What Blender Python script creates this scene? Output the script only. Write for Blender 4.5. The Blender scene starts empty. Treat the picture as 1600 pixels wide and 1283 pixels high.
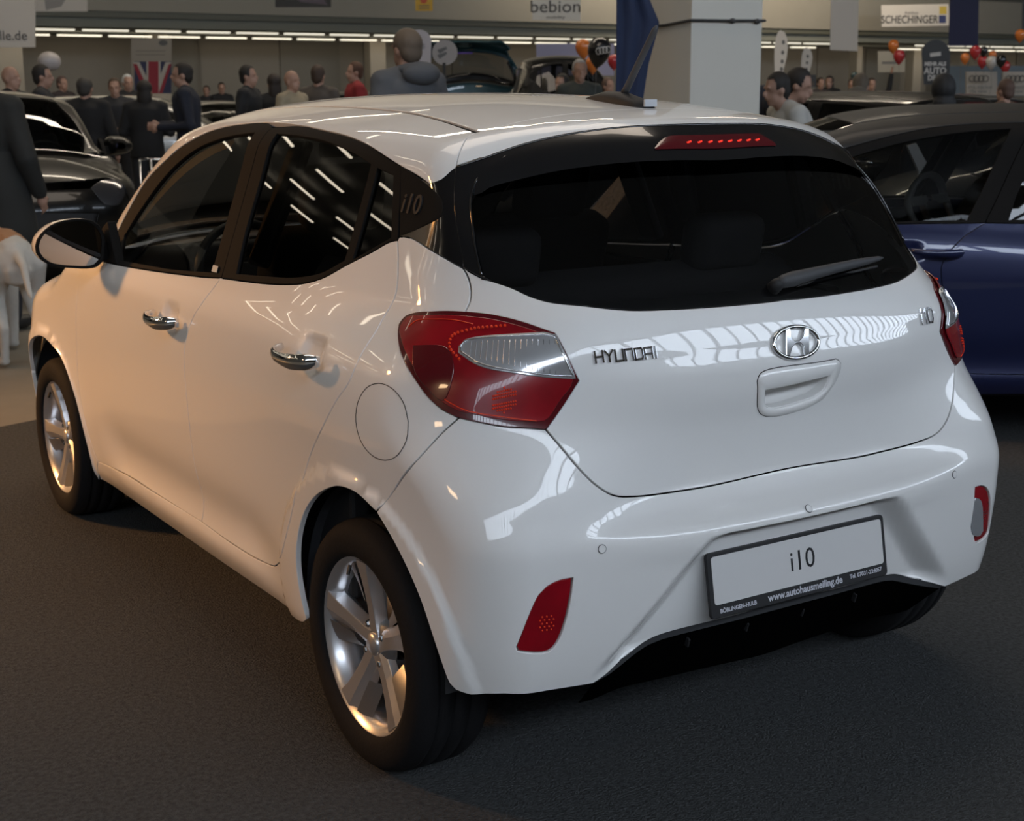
import bpy, bmesh, math, random
import numpy as np
from mathutils import Vector, Matrix, Euler
from mathutils.geometry import delaunay_2d_cdt
random.seed(7)
SCN = bpy.context.scene
COL = SCN.collection
PI = math.pi
R = math.radians
# ---------------------------------------------------------------- camera
CF, YAW, PITCH, ROLL = 2235.06, .5724, .2185, -.0053
CAM = Vector((-2.1809, -2.1684, 1.5072))
fw = Vector((math.sin(YAW) * math.cos(PITCH), math.cos(YAW) * math.cos(PITCH), -math.sin(PITCH)))
rt0 = Vector((math.cos(YAW), -math.sin(YAW), 0)); up0 = rt0.cross(fw)
rt = rt0 * math.cos(ROLL) + up0 * math.sin(ROLL); up = -rt0 * math.sin(ROLL) + up0 * math.cos(ROLL)
cd = bpy.data.cameras.new('camera'); cam = bpy.data.objects.new('camera', cd); COL.objects.link(cam)
cam.matrix_world = Matrix(((rt.x, up.x, -fw.x, CAM.x), (rt.y, up.y, -fw.y, CAM.y), (rt.z, up.z, -fw.z, CAM.z), (0, 0, 0, 1)))
cd.sensor_width = 36; cd.lens = CF / 1600 * 36; cd.clip_end = 200; cd.clip_start = .05
cd.dof.use_dof = True; cd.dof.focus_distance = 3.1; cd.dof.aperture_fstop = 9
SCN.camera = cam
SCN.view_settings.view_transform = 'Standard'; SCN.view_settings.look = 'None'
SCN.view_settings.gamma = 1; SCN.view_settings.use_curve_mapping = False
SCN.view_settings.exposure = -0.1
# ---------------------------------------------------------------- world and lights
w = bpy.data.worlds.new('world'); SCN.world = w; w.use_nodes = True
w.node_tree.nodes['Background'].inputs[0].default_value = (.9, .85, .75, 1)
w.node_tree.nodes['Background'].inputs[1].default_value = .01
def area(name, loc, aim, sx, sy, power, col):
    l = bpy.data.lights.new(name, 'AREA'); l.shape = 'RECTANGLE'; l.size = sx; l.size_y = sy; l.energy = power; l.color = col
    o = bpy.data.objects.new(name, l); COL.objects.link(o); o.location = loc
    o.rotation_euler = (Vector(aim) - Vector(loc)).to_track_quat('-Z', 'Y').to_euler(); return o
def spot(name, loc, aim, power, col, ang, blend, size=.15):
    l = bpy.data.lights.new(name, 'SPOT'); l.energy = power; l.color = col; l.spot_size = R(ang); l.spot_blend = blend; l.shadow_soft_size = size
    o = bpy.data.objects.new(name, l); COL.objects.link(o); o.location = loc
    o.rotation_euler = (Vector(aim) - Vector(loc)).to_track_quat('-Z', 'Y').to_euler(); return o
WARM = (1, .56, .24); SOFT = (1, .86, .68); COOL = (.86, .93, 1)
spot('warm_stage_spot', (-8.5, 9.5, 5.6), (-1.6, 4.0, .3), 5600, (1, .46, .14), 32, .95, .6)
area('fill_over_car', (1.5, 4.5, 9.8), (1.5, 4.5, 0), 8, 4, 320, (1, .86, .72))  # unseen area light added to brighten the roof and the floor round the car
area('fill_over_crowd', (10, 16, 9.8), (10, 17, 0), 16, .35, 700, SOFT)  # added fill, out of view, for the visitors and the hall behind
area('fill_by_gallery', (16, 34, 7.5), (24, 55, 2.0), 36, .22, 2700, SOFT)  # added fill towards the gallery, kept thin for a narrow roof reflection
area('warm_fill_left', (-13, -1, 5.5), (0, 2, .6), 1.2, .8, 60, (1, .66, .36))  # added out-of-view fill that warms the left flank
def at(px, py, d):
    """a point d metres deep along the viewing axis, seen at photo pixel px,py"""
    return CAM + (fw + rt * ((px - 800) / CF) - up * ((py - 641.5) / CF)) * d
def at_floor(px, py, z=0.0):
    v = fw + rt * ((px - 800) / CF) - up * ((py - 641.5) / CF)
    return CAM + v * ((z - CAM.z) / v.z)
# ---------------------------------------------------------------- helpers
def mat(name, col, rough=.5, metal=0, coat=0, coat_rough=.03, emit=None, strength=0, noise=0, nscale=20, bump=0, bscale=200, spec=.5):
    m = bpy.data.materials.new(name); m.use_nodes = True; nt = m.node_tree; b = nt.nodes['Principled BSDF']
    b.inputs['Base Color'].default_value = (*col, 1); b.inputs['Roughness'].default_value = rough; b.inputs['Metallic'].default_value = metal
    b.inputs['Coat Weight'].default_value = coat; b.inputs['Coat Roughness'].default_value = coat_rough
    b.inputs['Specular IOR Level'].default_value = spec
    if emit: b.inputs['Emission Color'].default_value = (*emit, 1); b.inputs['Emission Strength'].default_value = strength
    if noise or bump: tc = nt.nodes.new('ShaderNodeTexCoord')
    if noise:
        n = nt.nodes.new('ShaderNodeTexNoise'); n.inputs['Scale'].default_value = nscale; n.inputs['Detail'].default_value = 6
        nt.links.new(tc.outputs['Object'], n.inputs['Vector'])
        mx = nt.nodes.new('ShaderNodeMix'); mx.data_type = 'RGBA'
        mx.inputs[6].default_value = (*[c * (1 - noise) for c in col], 1); mx.inputs[7].default_value = (*[min(1, c * (1 + noise)) for c in col], 1)
        nt.links.new(n.outputs['Fac'], mx.inputs[0]); nt.links.new(mx.outputs[2], b.inputs['Base Color'])
    if bump:
        n2 = nt.nodes.new('ShaderNodeTexNoise'); n2.inputs['Scale'].default_value = bscale; n2.inputs['Detail'].default_value = 4
        nt.links.new(tc.outputs['Object'], n2.inputs['Vector'])
        bp = nt.nodes.new('ShaderNodeBump'); bp.inputs['Strength'].default_value = bump; bp.inputs['Distance'].default_value = .01
        nt.links.new(n2.outputs['Fac'], bp.inputs['Height']); nt.links.new(bp.outputs[0], b.inputs['Normal'])
    return m
def glassmat(name, tint, refl=1.0, ior=1.45):
    """thin tinted automotive glass: coloured see-through layer under a clear reflecting face"""
    m = bpy.data.materials.new(name); m.use_nodes = True; nt = m.node_tree; nt.nodes.clear()
    o = nt.nodes.new('ShaderNodeOutputMaterial'); t = nt.nodes.new('ShaderNodeBsdfTransparent'); g = nt.nodes.new('ShaderNodeBsdfGlossy')
    t.inputs[0].default_value = (*tint, 1); g.inputs['Roughness'].default_value = .01; g.inputs['Color'].default_value = (refl, refl, refl, 1)
    f = nt.nodes.new('ShaderNodeFresnel'); f.inputs[0].default_value = ior; mx = nt.nodes.new('ShaderNodeMixShader')
    nt.links.new(f.outputs[0], mx.inputs[0]); nt.links.new(t.outputs[0], mx.inputs[1]); nt.links.new(g.outputs[0], mx.inputs[2]); nt.links.new(mx.outputs[0], o.inputs[0])
    return m
def mesh(name, vs, fs, m=None, parent=None, smooth=False, normals=None, label=None):
    me = bpy.data.meshes.new(name); me.from_pydata([tuple(v) for v in vs], [], [tuple(f) for f in fs])
    if m: me.materials.append(m)
    if smooth: me.polygons.foreach_set('use_smooth', [True] * len(me.polygons))
    me.update()
    if normals is not None: me.normals_split_custom_set_from_vertices([tuple(n) for n in normals])
    o = bpy.data.objects.new(name, me); COL.objects.link(o)
    if parent: o.parent = parent
    if label: o['label'] = label
    return o
def bmo(name, bm, m, parent=None, smooth=False, label=None, bevel=0, sub=0, fix=True):
    if fix: bmesh.ops.recalc_face_normals(bm, faces=bm.faces)
    me = bpy.data.meshes.new(name); bm.to_mesh(me); bm.free(); me.materials.append(m)
    if smooth: me.polygons.foreach_set('use_smooth', [True] * len(me.polygons))
    o = bpy.data.objects.new(name, me); COL.objects.link(o)
    if bevel: md = o.modifiers.new('bevel', 'BEVEL'); md.width = bevel; md.segments = 2; md.limit_method = 'ANGLE'
    if sub: md = o.modifiers.new('sub', 'SUBSURF'); md.levels = sub; md.render_levels = sub
    if parent: o.parent = parent
    if label: o['label'] = label
    return o
def box(bm, c, s, rot=None):
    r = bmesh.ops.create_cube(bm, size=1); v = r['verts']
    bmesh.ops.scale(bm, vec=s, verts=v)
    if rot is not None: bmesh.ops.rotate(bm, cent=(0, 0, 0), matrix=rot if isinstance(rot, Matrix) else Euler(rot).to_matrix(), verts=v)
    bmesh.ops.translate(bm, vec=c, verts=v); return v
def tube(bm, pts, rad, n=8, closed=False, cap=True, flat=1.0):
    """a swept tube with a radius per point"""
    pts = [Vector(p) for p in pts]; k = len(pts)
    rad = rad if hasattr(rad, '__len__') else [rad] * k
    rings = []; ref = None
    for i, p in enumerate(pts):
        t = (pts[(i + 1) % k if closed else min(i + 1, k - 1)] - pts[i - 1 if closed or i else 0]).normalized()
        if ref is None: ref = Vector((0, 0, 1)) if abs(t.z) < .9 else Vector((1, 0, 0))
        a = t.cross(ref).normalized(); b = a.cross(t).normalized(); ref = b
        rings.append([bm.verts.new(p + (a * math.cos(2 * PI * j / n) * flat + b * math.sin(2 * PI * j / n)) * rad[i]) for j in range(n)])
    for i in range(k if closed else k - 1):
        A, B = rings[i], rings[(i + 1) % k]
        for j in range(n): bm.faces.new((A[j], A[(j + 1) % n], B[(j + 1) % n], B[j]))
    if cap and not closed: bm.faces.new(rings[0]); bm.faces.new(rings[-1])
    return rings
def lathe(bm, prof, n=48, axis='x', c=(0, 0, 0), closed=False):
    """revolve (radius, along) pairs about an axis through c"""
    rings = []
    for r, h in prof:
        ring = []
        for j in range(n):
            a = 2 * PI * j / n; u, v = r * math.cos(a), r * math.sin(a)
            p = {'x': (h, u, v), 'y': (u, h, v), 'z': (u, v, h)}[axis]
            ring.append(bm.verts.new((p[0] + c[0], p[1] + c[1], p[2] + c[2])))
        rings.append(ring)
    k = len(rings)
    for i in range(k if closed else k - 1):
        A, B = rings[i], rings[(i + 1) % k]
        for j in range(n): bm.faces.new((A[j], A[(j + 1) % n], B[(j + 1) % n], B[j]))
    return rings
def prism(bm, poly, h, M=None):
    """extrude a 2D outline (x,y) by h along z, then place it with M"""
    a = [bm.verts.new((x, y, 0)) for x, y in poly]; b = [bm.verts.new((x, y, h)) for x, y in poly]; n = len(poly)
    bm.faces.new(a[::-1]); bm.faces.new(b)
    for i in range(n): bm.faces.new((a[i], a[(i + 1) % n], b[(i + 1) % n], b[i]))
    if M is not None: bmesh.ops.transform(bm, matrix=M, verts=a + b)
    return a + b
def empty(name, label=None, cat=None, loc=(0, 0, 0), rotz=0, group=None):
    o = bpy.data.objects.new(name, None); COL.objects.link(o); o.location = loc; o.rotation_euler = (0, 0, rotz); o.empty_display_size = .1
    if label: o['label'] = label
    if cat: o['category'] = cat
    if group: o['group'] = group
    return o
def tag(o, label, cat, group=None):
    o['label'] = label; o['category'] = cat
    if group: o['group'] = group
    return o
def struct(o): o['kind'] = 'structure'; return o
def frame(o, x, z):
    """orthonormal placement: origin o, local x, local z"""
    z = Vector(z).normalized(); x = Vector(x); x = (x - z * x.dot(z)).normalized(); y = z.cross(x); o = Vector(o)
    return Matrix(((x.x, y.x, z.x, o.x), (x.y, y.y, z.y, o.y), (x.z, y.z, z.z, o.z), (0, 0, 0, 1)))
def text(name, s, size, M, m, parent=None, ext=.0005, bold=0, align='CENTER', sx=1.0, label=None):
    cu = bpy.data.curves.new(name, 'FONT'); cu.body = s; cu.size = size; cu.extrude = ext; cu.align_x = align; cu.align_y = 'CENTER'; cu.offset = bold
    cu.resolution_u = 3
    t = bpy.data.objects.new(name, cu); COL.objects.link(t)
    bpy.context.view_layer.update()
    me = bpy.data.meshes.new_from_object(t.evaluated_get(bpy.context.evaluated_depsgraph_get()))
    bpy.data.objects.remove(t); bpy.data.curves.remove(cu)
    me.transform(M @ Matrix.Diagonal((sx, 1, 1, 1))); me.materials.clear(); me.materials.append(m); me.name = name
    o = bpy.data.objects.new(name, me); COL.objects.link(o)
    if parent: o.parent = parent
    if label: o['label'] = label
    return o
# ---------------------------------------------------------------- body surface of the white car (car frame: x right, y forward, z up, metres)
def pch(xs, ys):
    """monotone cubic interpolant"""
    xs = np.array(xs, float); ys = np.array(ys, float)
    h = np.diff(xs); d = np.diff(ys) / h
    m = np.zeros(len(xs)); m[0] = d[0]; m[-1] = d[-1]
    for i in range(1, len(xs) - 1):
        if d[i - 1] * d[i] > 0:
            w1 = 2 * h[i] + h[i - 1]; w2 = h[i] + 2 * h[i - 1]
            m[i] = (w1 + w2) / (w1 / d[i - 1] + w2 / d[i])
    def f(x):
        x = np.asarray(x, float); xc = np.clip(x, xs[0], xs[-1])
        i = np.clip(np.searchsorted(xs, xc) - 1, 0, len(h) - 1)
        t = (xc - xs[i]) / h[i]
        return ((1 + 2 * t) * (1 - t) ** 2 * ys[i] + t * (1 - t) ** 2 * h[i] * m[i]
                + t * t * (3 - 2 * t) * ys[i + 1] + t * t * (t - 1) * h[i] * m[i + 1])
    return f
def sst(a, b, x):
    t = np.clip((x - a) / (b - a), 0, 1); return t * t * (3 - 2 * t)
REAR = pch([.10, .20, .26, .32, .38, .45, .53, .555, .570, .590, .610, .625, .640, .66, .70, .80, .905, .925, .975, 1.05, 1.12, 1.24, 1.36, 1.40, 1.43, 1.50],
           [.16, .09, .05, .03, .018, .010, .004, .001, -.002, -.004, -.002, .008, .034, .062, .084, .078, .062, .062, .076, .106, .156, .252, .358, .385, .40, .45])
REARS = pch([.10, .20, .26, .32, .38, .45, .53, .60, .68, .76, .87, .925, .975, 1.05, 1.12, 1.24, 1.36, 1.40, 1.43, 1.50],
            [.16, .09, .05, .03, .018, .010, .004, .003, .022, .046, .071, .074, .076, .106, .156, .252, .358, .385, .40, .45])
RK = pch([.2, .32, .5, .62, .70, .85, .95, 1.05, 1.15, 1.30, 1.45], [.14, .15, .15, .15, .15, .21, .23, .25, .34, .45, .48])
WID = pch([.12, .20, .27, .34, .45, .60, .75, .85, .92, .97, 1.00, 1.10, 1.20, 1.30, 1.40, 1.50],
          [.70, .775, .815, .828, .838, .842, .840, .832, .820, .802, .788, .752, .716, .682, .650, .61])
PLAN = pch([-.1, .1, .3, .6, 1.0, 1.5, 2.2, 2.8, 3.2, 3.5, 3.8], [-.085, -.055, -.028, -.008, 0, 0, 0, 0, .006, -.06, -.20])
PLANG = pch([0, .3, .6, 1.0, 1.5, 2.0, 2.4, 3.0], [-.085, -.066, -.040, -.008, 0, -.012, -.05, -.16])
TOP = pch([-.2, .30, .40, .68, 1.0, 1.45, 1.85, 2.1, 2.3, 2.6, 2.95, 3.1, 3.4, 3.6, 3.75],
          [1.30, 1.405, 1.438, 1.478, 1.500, 1.509, 1.500, 1.472, 1.40, 1.245, 1.03, 1.00, .91, .80, .62])
FRT = pch([.1, .2, .4, .6, .75, .9], [3.56, 3.64, 3.69, 3.70, 3.66, 3.54])
WYR, WYF, WZ = .566, 2.991, .29
def smx(a, b, r):
    return np.where((a > -r) & (b > -r), np.sqrt(np.maximum(a + r, 0) ** 2 + np.maximum(b + r, 0) ** 2) - r, np.maximum(a, b))
def side_w(y, z):
    g = sst(.93, 1.08, z)
    w = WID(z) + PLAN(y) * (1 - g) + PLANG(y) * g
    # rear haunch swelling over the wheel, shoulder crease, door hollow, arch lips
    w = w + .022 * np.exp(-((y - .50) / .40) ** 2 - ((z - .80) / .16) ** 2)
    w = w - .016 * np.exp(-((z - .40) / .07) ** 2) * sst(.95, 1.2, y) * (1 - sst(2.2, 2.45, y))
    w = w + .008 * np.exp(-((z - .30) / .035) ** 2) * sst(.95, 1.2, y) * (1 - sst(2.2, 2.45, y))
    for yc in (WYR, WYF):
        r = np.hypot(y - yc, (z - WZ))
        w = w + .012 * (1 - sst(.395, .415, r)) * sst(.1, .2, z)
        w = w + .014 * np.exp(-((r - .30) / .12) ** 2)
    for yh, zh in ((1.715, .890), (.790, .925)):
        w = w - .016 * np.exp(-((y - yh) / .050) ** 4 - ((z - zh) / .034) ** 4)
    return w
def rear_y(x, z):
    ax = np.abs(x)
    kx = sst(.26, .64, ax); y = REAR(z) * (1 - kx) + REARS(z) * kx + RK(z) * ax ** 2
    # plate recess in the bumper
    hw = .235 + (.60 - z) * .95
    m = (1 - sst(-.03, .06, ax - hw)) * sst(.30, .37, z) * (1 - sst(.582, .603, z))
    y = y + .050 * m
    # lower edge turns in below the bumper corner
    return y
def F(x, y, z):
    ax = np.abs(x)
    gs = ax - side_w(y, z)
    gr = (rear_y(ax, z) - y) * .9
    gt = (z - (TOP(y) - .075 * (ax / .6) ** 2.6)) * .95
    gf = (y - (FRT(z) - .28 * (ax / .75) ** 3)) * .9
    rc = .100 + .115 * sst(.60, .88, z) - .165 * sst(1.06, 1.30, z)
    g = smx(gs, gr, rc)
    g = smx(g, gf, .15)
    return smx(g, gt, .045)
def solve(o, d, t0, t1, n=60):
    """first crossing going inward from t1 (outside) to t0 (inside) along o + t d"""
    o = np.asarray(o, float); d = np.asarray(d, float)
    ts = np.linspace(t1, t0, n)
    P = lambda t: o + d * t[..., None]
    lo = np.full(d.shape[:-1], t1, float); hi = np.full(d.shape[:-1], t0, float); done = np.zeros(d.shape[:-1], bool)
    for k in range(1, n):
        q = P(np.full(d.shape[:-1], ts[k])); f = F(q[..., 0], q[..., 1], q[..., 2])
        new = (f < 0) & ~done
        lo[new] = ts[k - 1]; hi[new] = ts[k]; done |= new
    for _ in range(22):
        m = (lo + hi) / 2; q = P(m); f = F(q[..., 0], q[..., 1], q[..., 2])
        i = f < 0; hi = np.where(i, m, hi); lo = np.where(i, lo, m)
    return P((lo + hi) / 2), done
def grad(P, e=1.5e-3):
    g = np.stack([F(*(P + e * np.eye(3)[k]).T) - F(*(P - e * np.eye(3)[k]).T) for k in range(3)], -1)
    return g / np.linalg.norm(g, axis=-1, keepdims=True)
SC = np.array([0, 1.0, .6]); NC = np.array([0, 2.7, .55])
def pmap(kind, uv):
    """2D parameters of a patch -> points on the body"""
    uv = np.asarray(uv, float); u, v = uv[:, 0], uv[:, 1]; Z = np.zeros_like(u); I = Z + 1
    if kind == 'side':      # u=y v=z, left flank
        return solve(np.stack([Z, u, v], 1), np.stack([-I, Z, Z], 1), .2, 1.1)[0]
    if kind == 'top':       # u=x v=y
        return solve(np.stack([u, v, Z + .4], 1), np.stack([Z, Z, I], 1), .1, 1.3)[0]
    if kind == 'sph':       # u=azimuth from the tail towards the left flank, v=elevation, degrees
        a, e = np.radians(u), np.radians(v)
        return solve(np.tile(SC, (len(u), 1)), np.stack([-np.sin(a) * np.cos(e), -np.cos(a) * np.cos(e), np.sin(e)], 1), .3, 1.6)[0]
    if kind == 'nose':      # like sph, about a point in the engine bay, azimuth from the nose towards the left
        a, e = np.radians(u), np.radians(v)
        return solve(np.tile(NC, (len(u), 1)), np.stack([-np.sin(a) * np.cos(e), np.cos(a) * np.cos(e), np.sin(e)], 1), .3, 1.8)[0]
    if kind == 'cyl':       # u=y v=arc about a lengthwise axis (radians*.6)
        a = v / .6
        return solve(np.stack([Z, u, Z + .9], 1), np.stack([-np.cos(a), Z, np.sin(a)], 1), .1, 1.2)[0]
    if kind == 'front':     # u=x v=z, from the nose
        return solve(np.stack([u, Z + 2.6, v], 1), np.stack([Z, I, Z], 1), .2, 1.3)[0]
def pinv(kind, P):
    P = np.asarray(P, float)
    if kind == 'side': return P[:, 1:3]
    if kind == 'top': return P[:, :2]
    if kind == 'front': return P[:, [0, 2]]
    if kind == 'cyl': return np.stack([P[:, 1], .6 * np.arctan2(P[:, 2] - .9, -P[:, 0])], 1)
    if kind == 'nose':
        q = P - NC; return np.degrees(np.stack([np.arctan2(-q[:, 0], q[:, 1]), np.arctan2(q[:, 2], np.hypot(q[:, 0], q[:, 1]))], 1))
    q = P - SC; return np.degrees(np.stack([np.arctan2(-q[:, 0], -q[:, 1]), np.arctan2(q[:, 2], np.hypot(q[:, 0], q[:, 1]))], 1))
# ---------------------------------------------------------------- panels cut out of the body surface
def crm(pts, step):
    """Catmull-Rom resampling of an open 2D/3D polyline"""
    P = [np.array(p, float) for p in pts]
    if len(P) == 2:
        n = max(1, int(np.linalg.norm(P[1] - P[0]) / step)); return [P[0] + (P[1] - P[0]) * i / n for i in range(n + 1)]
    E = [2 * P[0] - P[1]] + P + [2 * P[-1] - P[-2]]; out = []
    for i in range(1, len(E) - 2):
        p0, p1, p2, p3 = E[i - 1:i + 3]
        n = max(1, int(round(np.linalg.norm(p2 - p1) / step)))
        d0 = max(np.linalg.norm(p1 - p0), 1e-6) ** .5; d1 = max(np.linalg.norm(p2 - p1), 1e-6) ** .5; d2 = max(np.linalg.norm(p3 - p2), 1e-6) ** .5
        m1 = (p2 - p1 + d1 * ((p1 - p0) / d0 - (p2 - p0) / (d0 + d1))); m2 = (p2 - p1 + d1 * ((p3 - p2) / d2 - (p3 - p1) / (d1 + d2)))
        for k in range(n):
            t = k / n
            out.append((2 * t ** 3 - 3 * t * t + 1) * p1 + (t ** 3 - 2 * t * t + t) * m1 + (3 * t * t - 2 * t ** 3) * p2 + (t ** 3 - t * t) * m2)
    out.append(P[-1]); return out
def inside(pts, poly):
    x, y = pts[:, 0], pts[:, 1]; c = np.zeros(len(pts), bool); n = len(poly)
    for i in range(n):
        x1, y1 = poly[i]; x2, y2 = poly[(i + 1) % n]
        if y1 == y2: continue
        k = ((y1 > y) != (y2 > y)) & (x < (x2 - x1) * (y - y1) / (y2 - y1) + x1); c ^= k
    return c
def segdist(pts, poly):
    d = np.full(len(pts), 1e9); n = len(poly)
    for i in range(n):
        a = poly[i]; b = poly[(i + 1) % n]; ab = b - a; L = ab @ ab
        t = np.clip(((pts - a) @ ab) / max(L, 1e-12), 0, 1); d = np.minimum(d, np.linalg.norm(pts - a - t[:, None] * ab, axis=1))
    return d
def pinset(poly, d):
    n = len(poly); A = .5 * sum(poly[i][0] * poly[(i + 1) % n][1] - poly[(i + 1) % n][0] * poly[i][1] for i in range(n))
    if A < 0: poly = poly[::-1]
    out = []
    for i in range(n):
        a, b, c = poly[i - 1], poly[i], poly[(i + 1) % n]
        e1 = (b - a) / max(np.linalg.norm(b - a), 1e-9); e2 = (c - b) / max(np.linalg.norm(c - b), 1e-9)
        n1 = np.array([-e1[1], e1[0]]); n2 = np.array([-e2[1], e2[0]]); m = n1 + n2; L = m @ m
        out.append(b + m * (2 * d / L if L > .6 else d / .55 / 2))
    return np.array(out)
SCALE = {'side': 1, 'top': 1, 'front': 1, 'sph': 60, 'nose': 60, 'cyl': 1}
def loop2(kind, segs, step):
    s = SCALE[kind]; poly = []
    for sg in segs:
        q = pinv(kind, np.array(sg, float)); r = crm(list(q), step * s)
        poly += r[:-1] if np.linalg.norm(np.array(sg[-1]) - np.array(sg[0])) > 1e-6 or True else r
        poly.append(r[-1])
    out = []
    for p in poly:
        if not out or np.linalg.norm(p - out[-1]) > 2e-4 * s: out.append(p)
    while np.linalg.norm(out[0] - out[-1]) < 2e-4 * s: out.pop()
    return np.array(out)
def patch(name, m, kind, segs, parent=None, step=.03, gap=.0015, off=0., thick=.014, holes=(), label=None, edge=.012, bulge=0, rim=True, nfun=None):
    """one panel: outline made of smooth segments (corners where segments meet), holes, thickness turned inwards"""
    s = SCALE[kind]
    outer = loop2(kind, segs, edge)
    if gap: outer = pinset(outer, (gap + (.0016 if gap > .001 and thick and rim else 0)) * s)
    hl = [pinset(loop2(kind, h, edge), -gap * s) for h in holes]
    lo, hi = outer.min(0), outer.max(0); st = step * s
    gx = np.arange(lo[0], hi[0], st); gy = np.arange(lo[1], hi[1], st * .87); G = []
    for j, y in enumerate(gy):
        for x in gx: G.append((x + (j % 2) * st / 2, y))
    G = np.array(G) if G else np.zeros((0, 2))
    if len(G):
        k = inside(G, outer) & (segdist(G, outer) > st * .45)
        for h in hl: k &= ~inside(G, h) & (segdist(G, h) > st * .45)
        G = G[k]
    allp = [outer] + hl; edges = []; b = 0
    for L in allp: edges += [(b + i, b + (i + 1) % len(L)) for i in range(len(L))]; b += len(L)
    V = np.vstack(allp + [G]); nb = b
    ov, oe, of, orig, _, _ = delaunay_2d_cdt([Vector(p) for p in V], edges, [], 0, 1e-7 * s)
    V2 = np.array([tuple(v) for v in ov]); Fc = np.array([tuple(f) for f in of])
    cen = V2[Fc].mean(1); k = inside(cen, outer)
    for h in hl: k &= ~inside(cen, h)
    Fc = Fc[k]
    P = pmap(kind, V2); N = grad(P)
    o2 = off
    if bulge:
        dd = segdist(V2, outer) / s; o2 = off + bulge * np.clip(dd / .05, 0, 1) ** .6
        P = P + N * np.asarray(o2)[:, None]
    else: P = P + N * off
    if nfun: N = nfun(P)
    # orient outward
    a = P[Fc]; fn = np.cross(a[:, 1] - a[:, 0], a[:, 2] - a[:, 0]); fl = (fn * N[Fc[:, 0]]).sum(1) < 0
    Fc[fl] = Fc[fl][:, ::-1]
    vs = P.tolist(); fs = Fc.tolist(); ns = N.tolist()
    if thick:
        cnt = {}
        for f in fs:
            for i in range(3): e = (f[i], f[(i + 1) % 3]); cnt[e] = 1
        bd = [e for e in cnt if (e[1], e[0]) not in cnt]
        top = {}; r = .0018 if rim else 0
        for a_, b_ in bd:
            for v in (a_, b_):
                if v not in top: top[v] = None
        nxt = {a_: b_ for a_, b_ in bd}; prv = {b_: a_ for a_, b_ in bd}
        for v in list(top):
            p = np.array(vs[v]); n = np.array(ns[v]); t = np.array(vs[nxt.get(v, v)]) - np.array(vs[prv.get(v, v)])
            out_ = np.cross(t, n); out_ /= max(np.linalg.norm(out_), 1e-9)   # outwards from the panel
            i0 = len(vs); vs.append((p + out_ * r * .7 - n * r * .5).tolist()); ns.append((n * .6 + out_ * .8).tolist())
            vs.append((p + out_ * r - n * r * 1.6).tolist()); ns.append(out_.tolist())
            vs.append((p + out_ * r * .2 - n * thick).tolist()); ns.append(out_.tolist()); top[v] = i0
        for a_, b_ in bd:
            A, B = top[a_], top[b_]
            fs += [[b_, a_, A, B], [B, A, A + 1, B + 1], [B + 1, A + 1, A + 2, B + 2]]
    return mesh(name, vs, fs, m, parent, True, ns, label)
def mirrored(o, parent=None, label=None):
    me = o.data.copy(); n = len(me.vertices)
    co = np.empty(n * 3); me.vertices.foreach_get('co', co); co = co.reshape(-1, 3)
    co[:, 0] *= -1
    fs = [tuple(reversed(p.vertices)) for p in me.polygons]
    nl = None
    if me.has_custom_normals:
        nl = np.zeros((n, 3))
        for lp, cn in zip(me.loops, me.corner_normals): nl[lp.vertex_index] = cn.vector
        nl[:, 0] *= -1
    bpy.data.meshes.remove(me)
    q = mesh(o.name.split('.')[0], co.tolist(), fs, None, parent or o.parent, o.data.polygons[0].use_smooth, nl, label or o.get('label'))
    for mm in o.data.materials: q.data.materials.append(mm)
    idx = [p.material_index for p in o.data.polygons]; q.data.polygons.foreach_set('material_index', idx)
    for md in o.modifiers:
        k = q.modifiers.new(md.name, md.type)
        if md.type == 'BEVEL': k.width = md.width; k.segments = md.segments; k.limit_method = md.limit_method
        if md.type == 'SUBSURF': k.levels = md.levels; k.render_levels = md.render_levels
    return q
def mx(pts): return [(-p[0], p[1], p[2]) for p in pts]
def ribbon(bm, kind, segs, depth=.011, w=.012, mir=True):
    for sg in segs:
        P = pmap(kind, np.array(crm(list(pinv(kind, np.array(sg, float))), .015 * SCALE[kind]))); N = grad(P)
        T = np.gradient(P, axis=0); S = np.cross(T, N); S /= np.linalg.norm(S, axis=1, keepdims=True)
        for sgn in ((1, -1) if mir else (1,)):
            A = [bm.verts.new((sgn * p[0], p[1], p[2])) for p in P - N * depth + S * w]; B = [bm.verts.new((sgn * p[0], p[1], p[2])) for p in P - N * depth - S * w]
            for i in range(len(A) - 1): bm.faces.new((A[i], A[i + 1], B[i + 1], B[i]))
def surf_at(kind, u, v):
    P = pmap(kind, np.array([[u, v]])); return Vector(P[0]), Vector(grad(P)[0])
def loft(name, A, B, m, parent, rows=6, bulge=0, dirv=(0, -1, 0), label=None):
    A = [Vector(a) for a in A]; B = [Vector(b) for b in B]; vs = []; n = len(A); d = Vector(dirv)
    for r in range(rows + 1):
        t = r / rows
        for a, b in zip(A, B): vs.append(a.lerp(b, t) + d * bulge * math.sin(PI * t))
    fs = [(r * n + i, r * n + i + 1, (r + 1) * n + i + 1, (r + 1) * n + i) for r in range(rows) for i in range(n - 1)]
    return mesh(name, vs, fs, m, parent, True, None, label)
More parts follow.
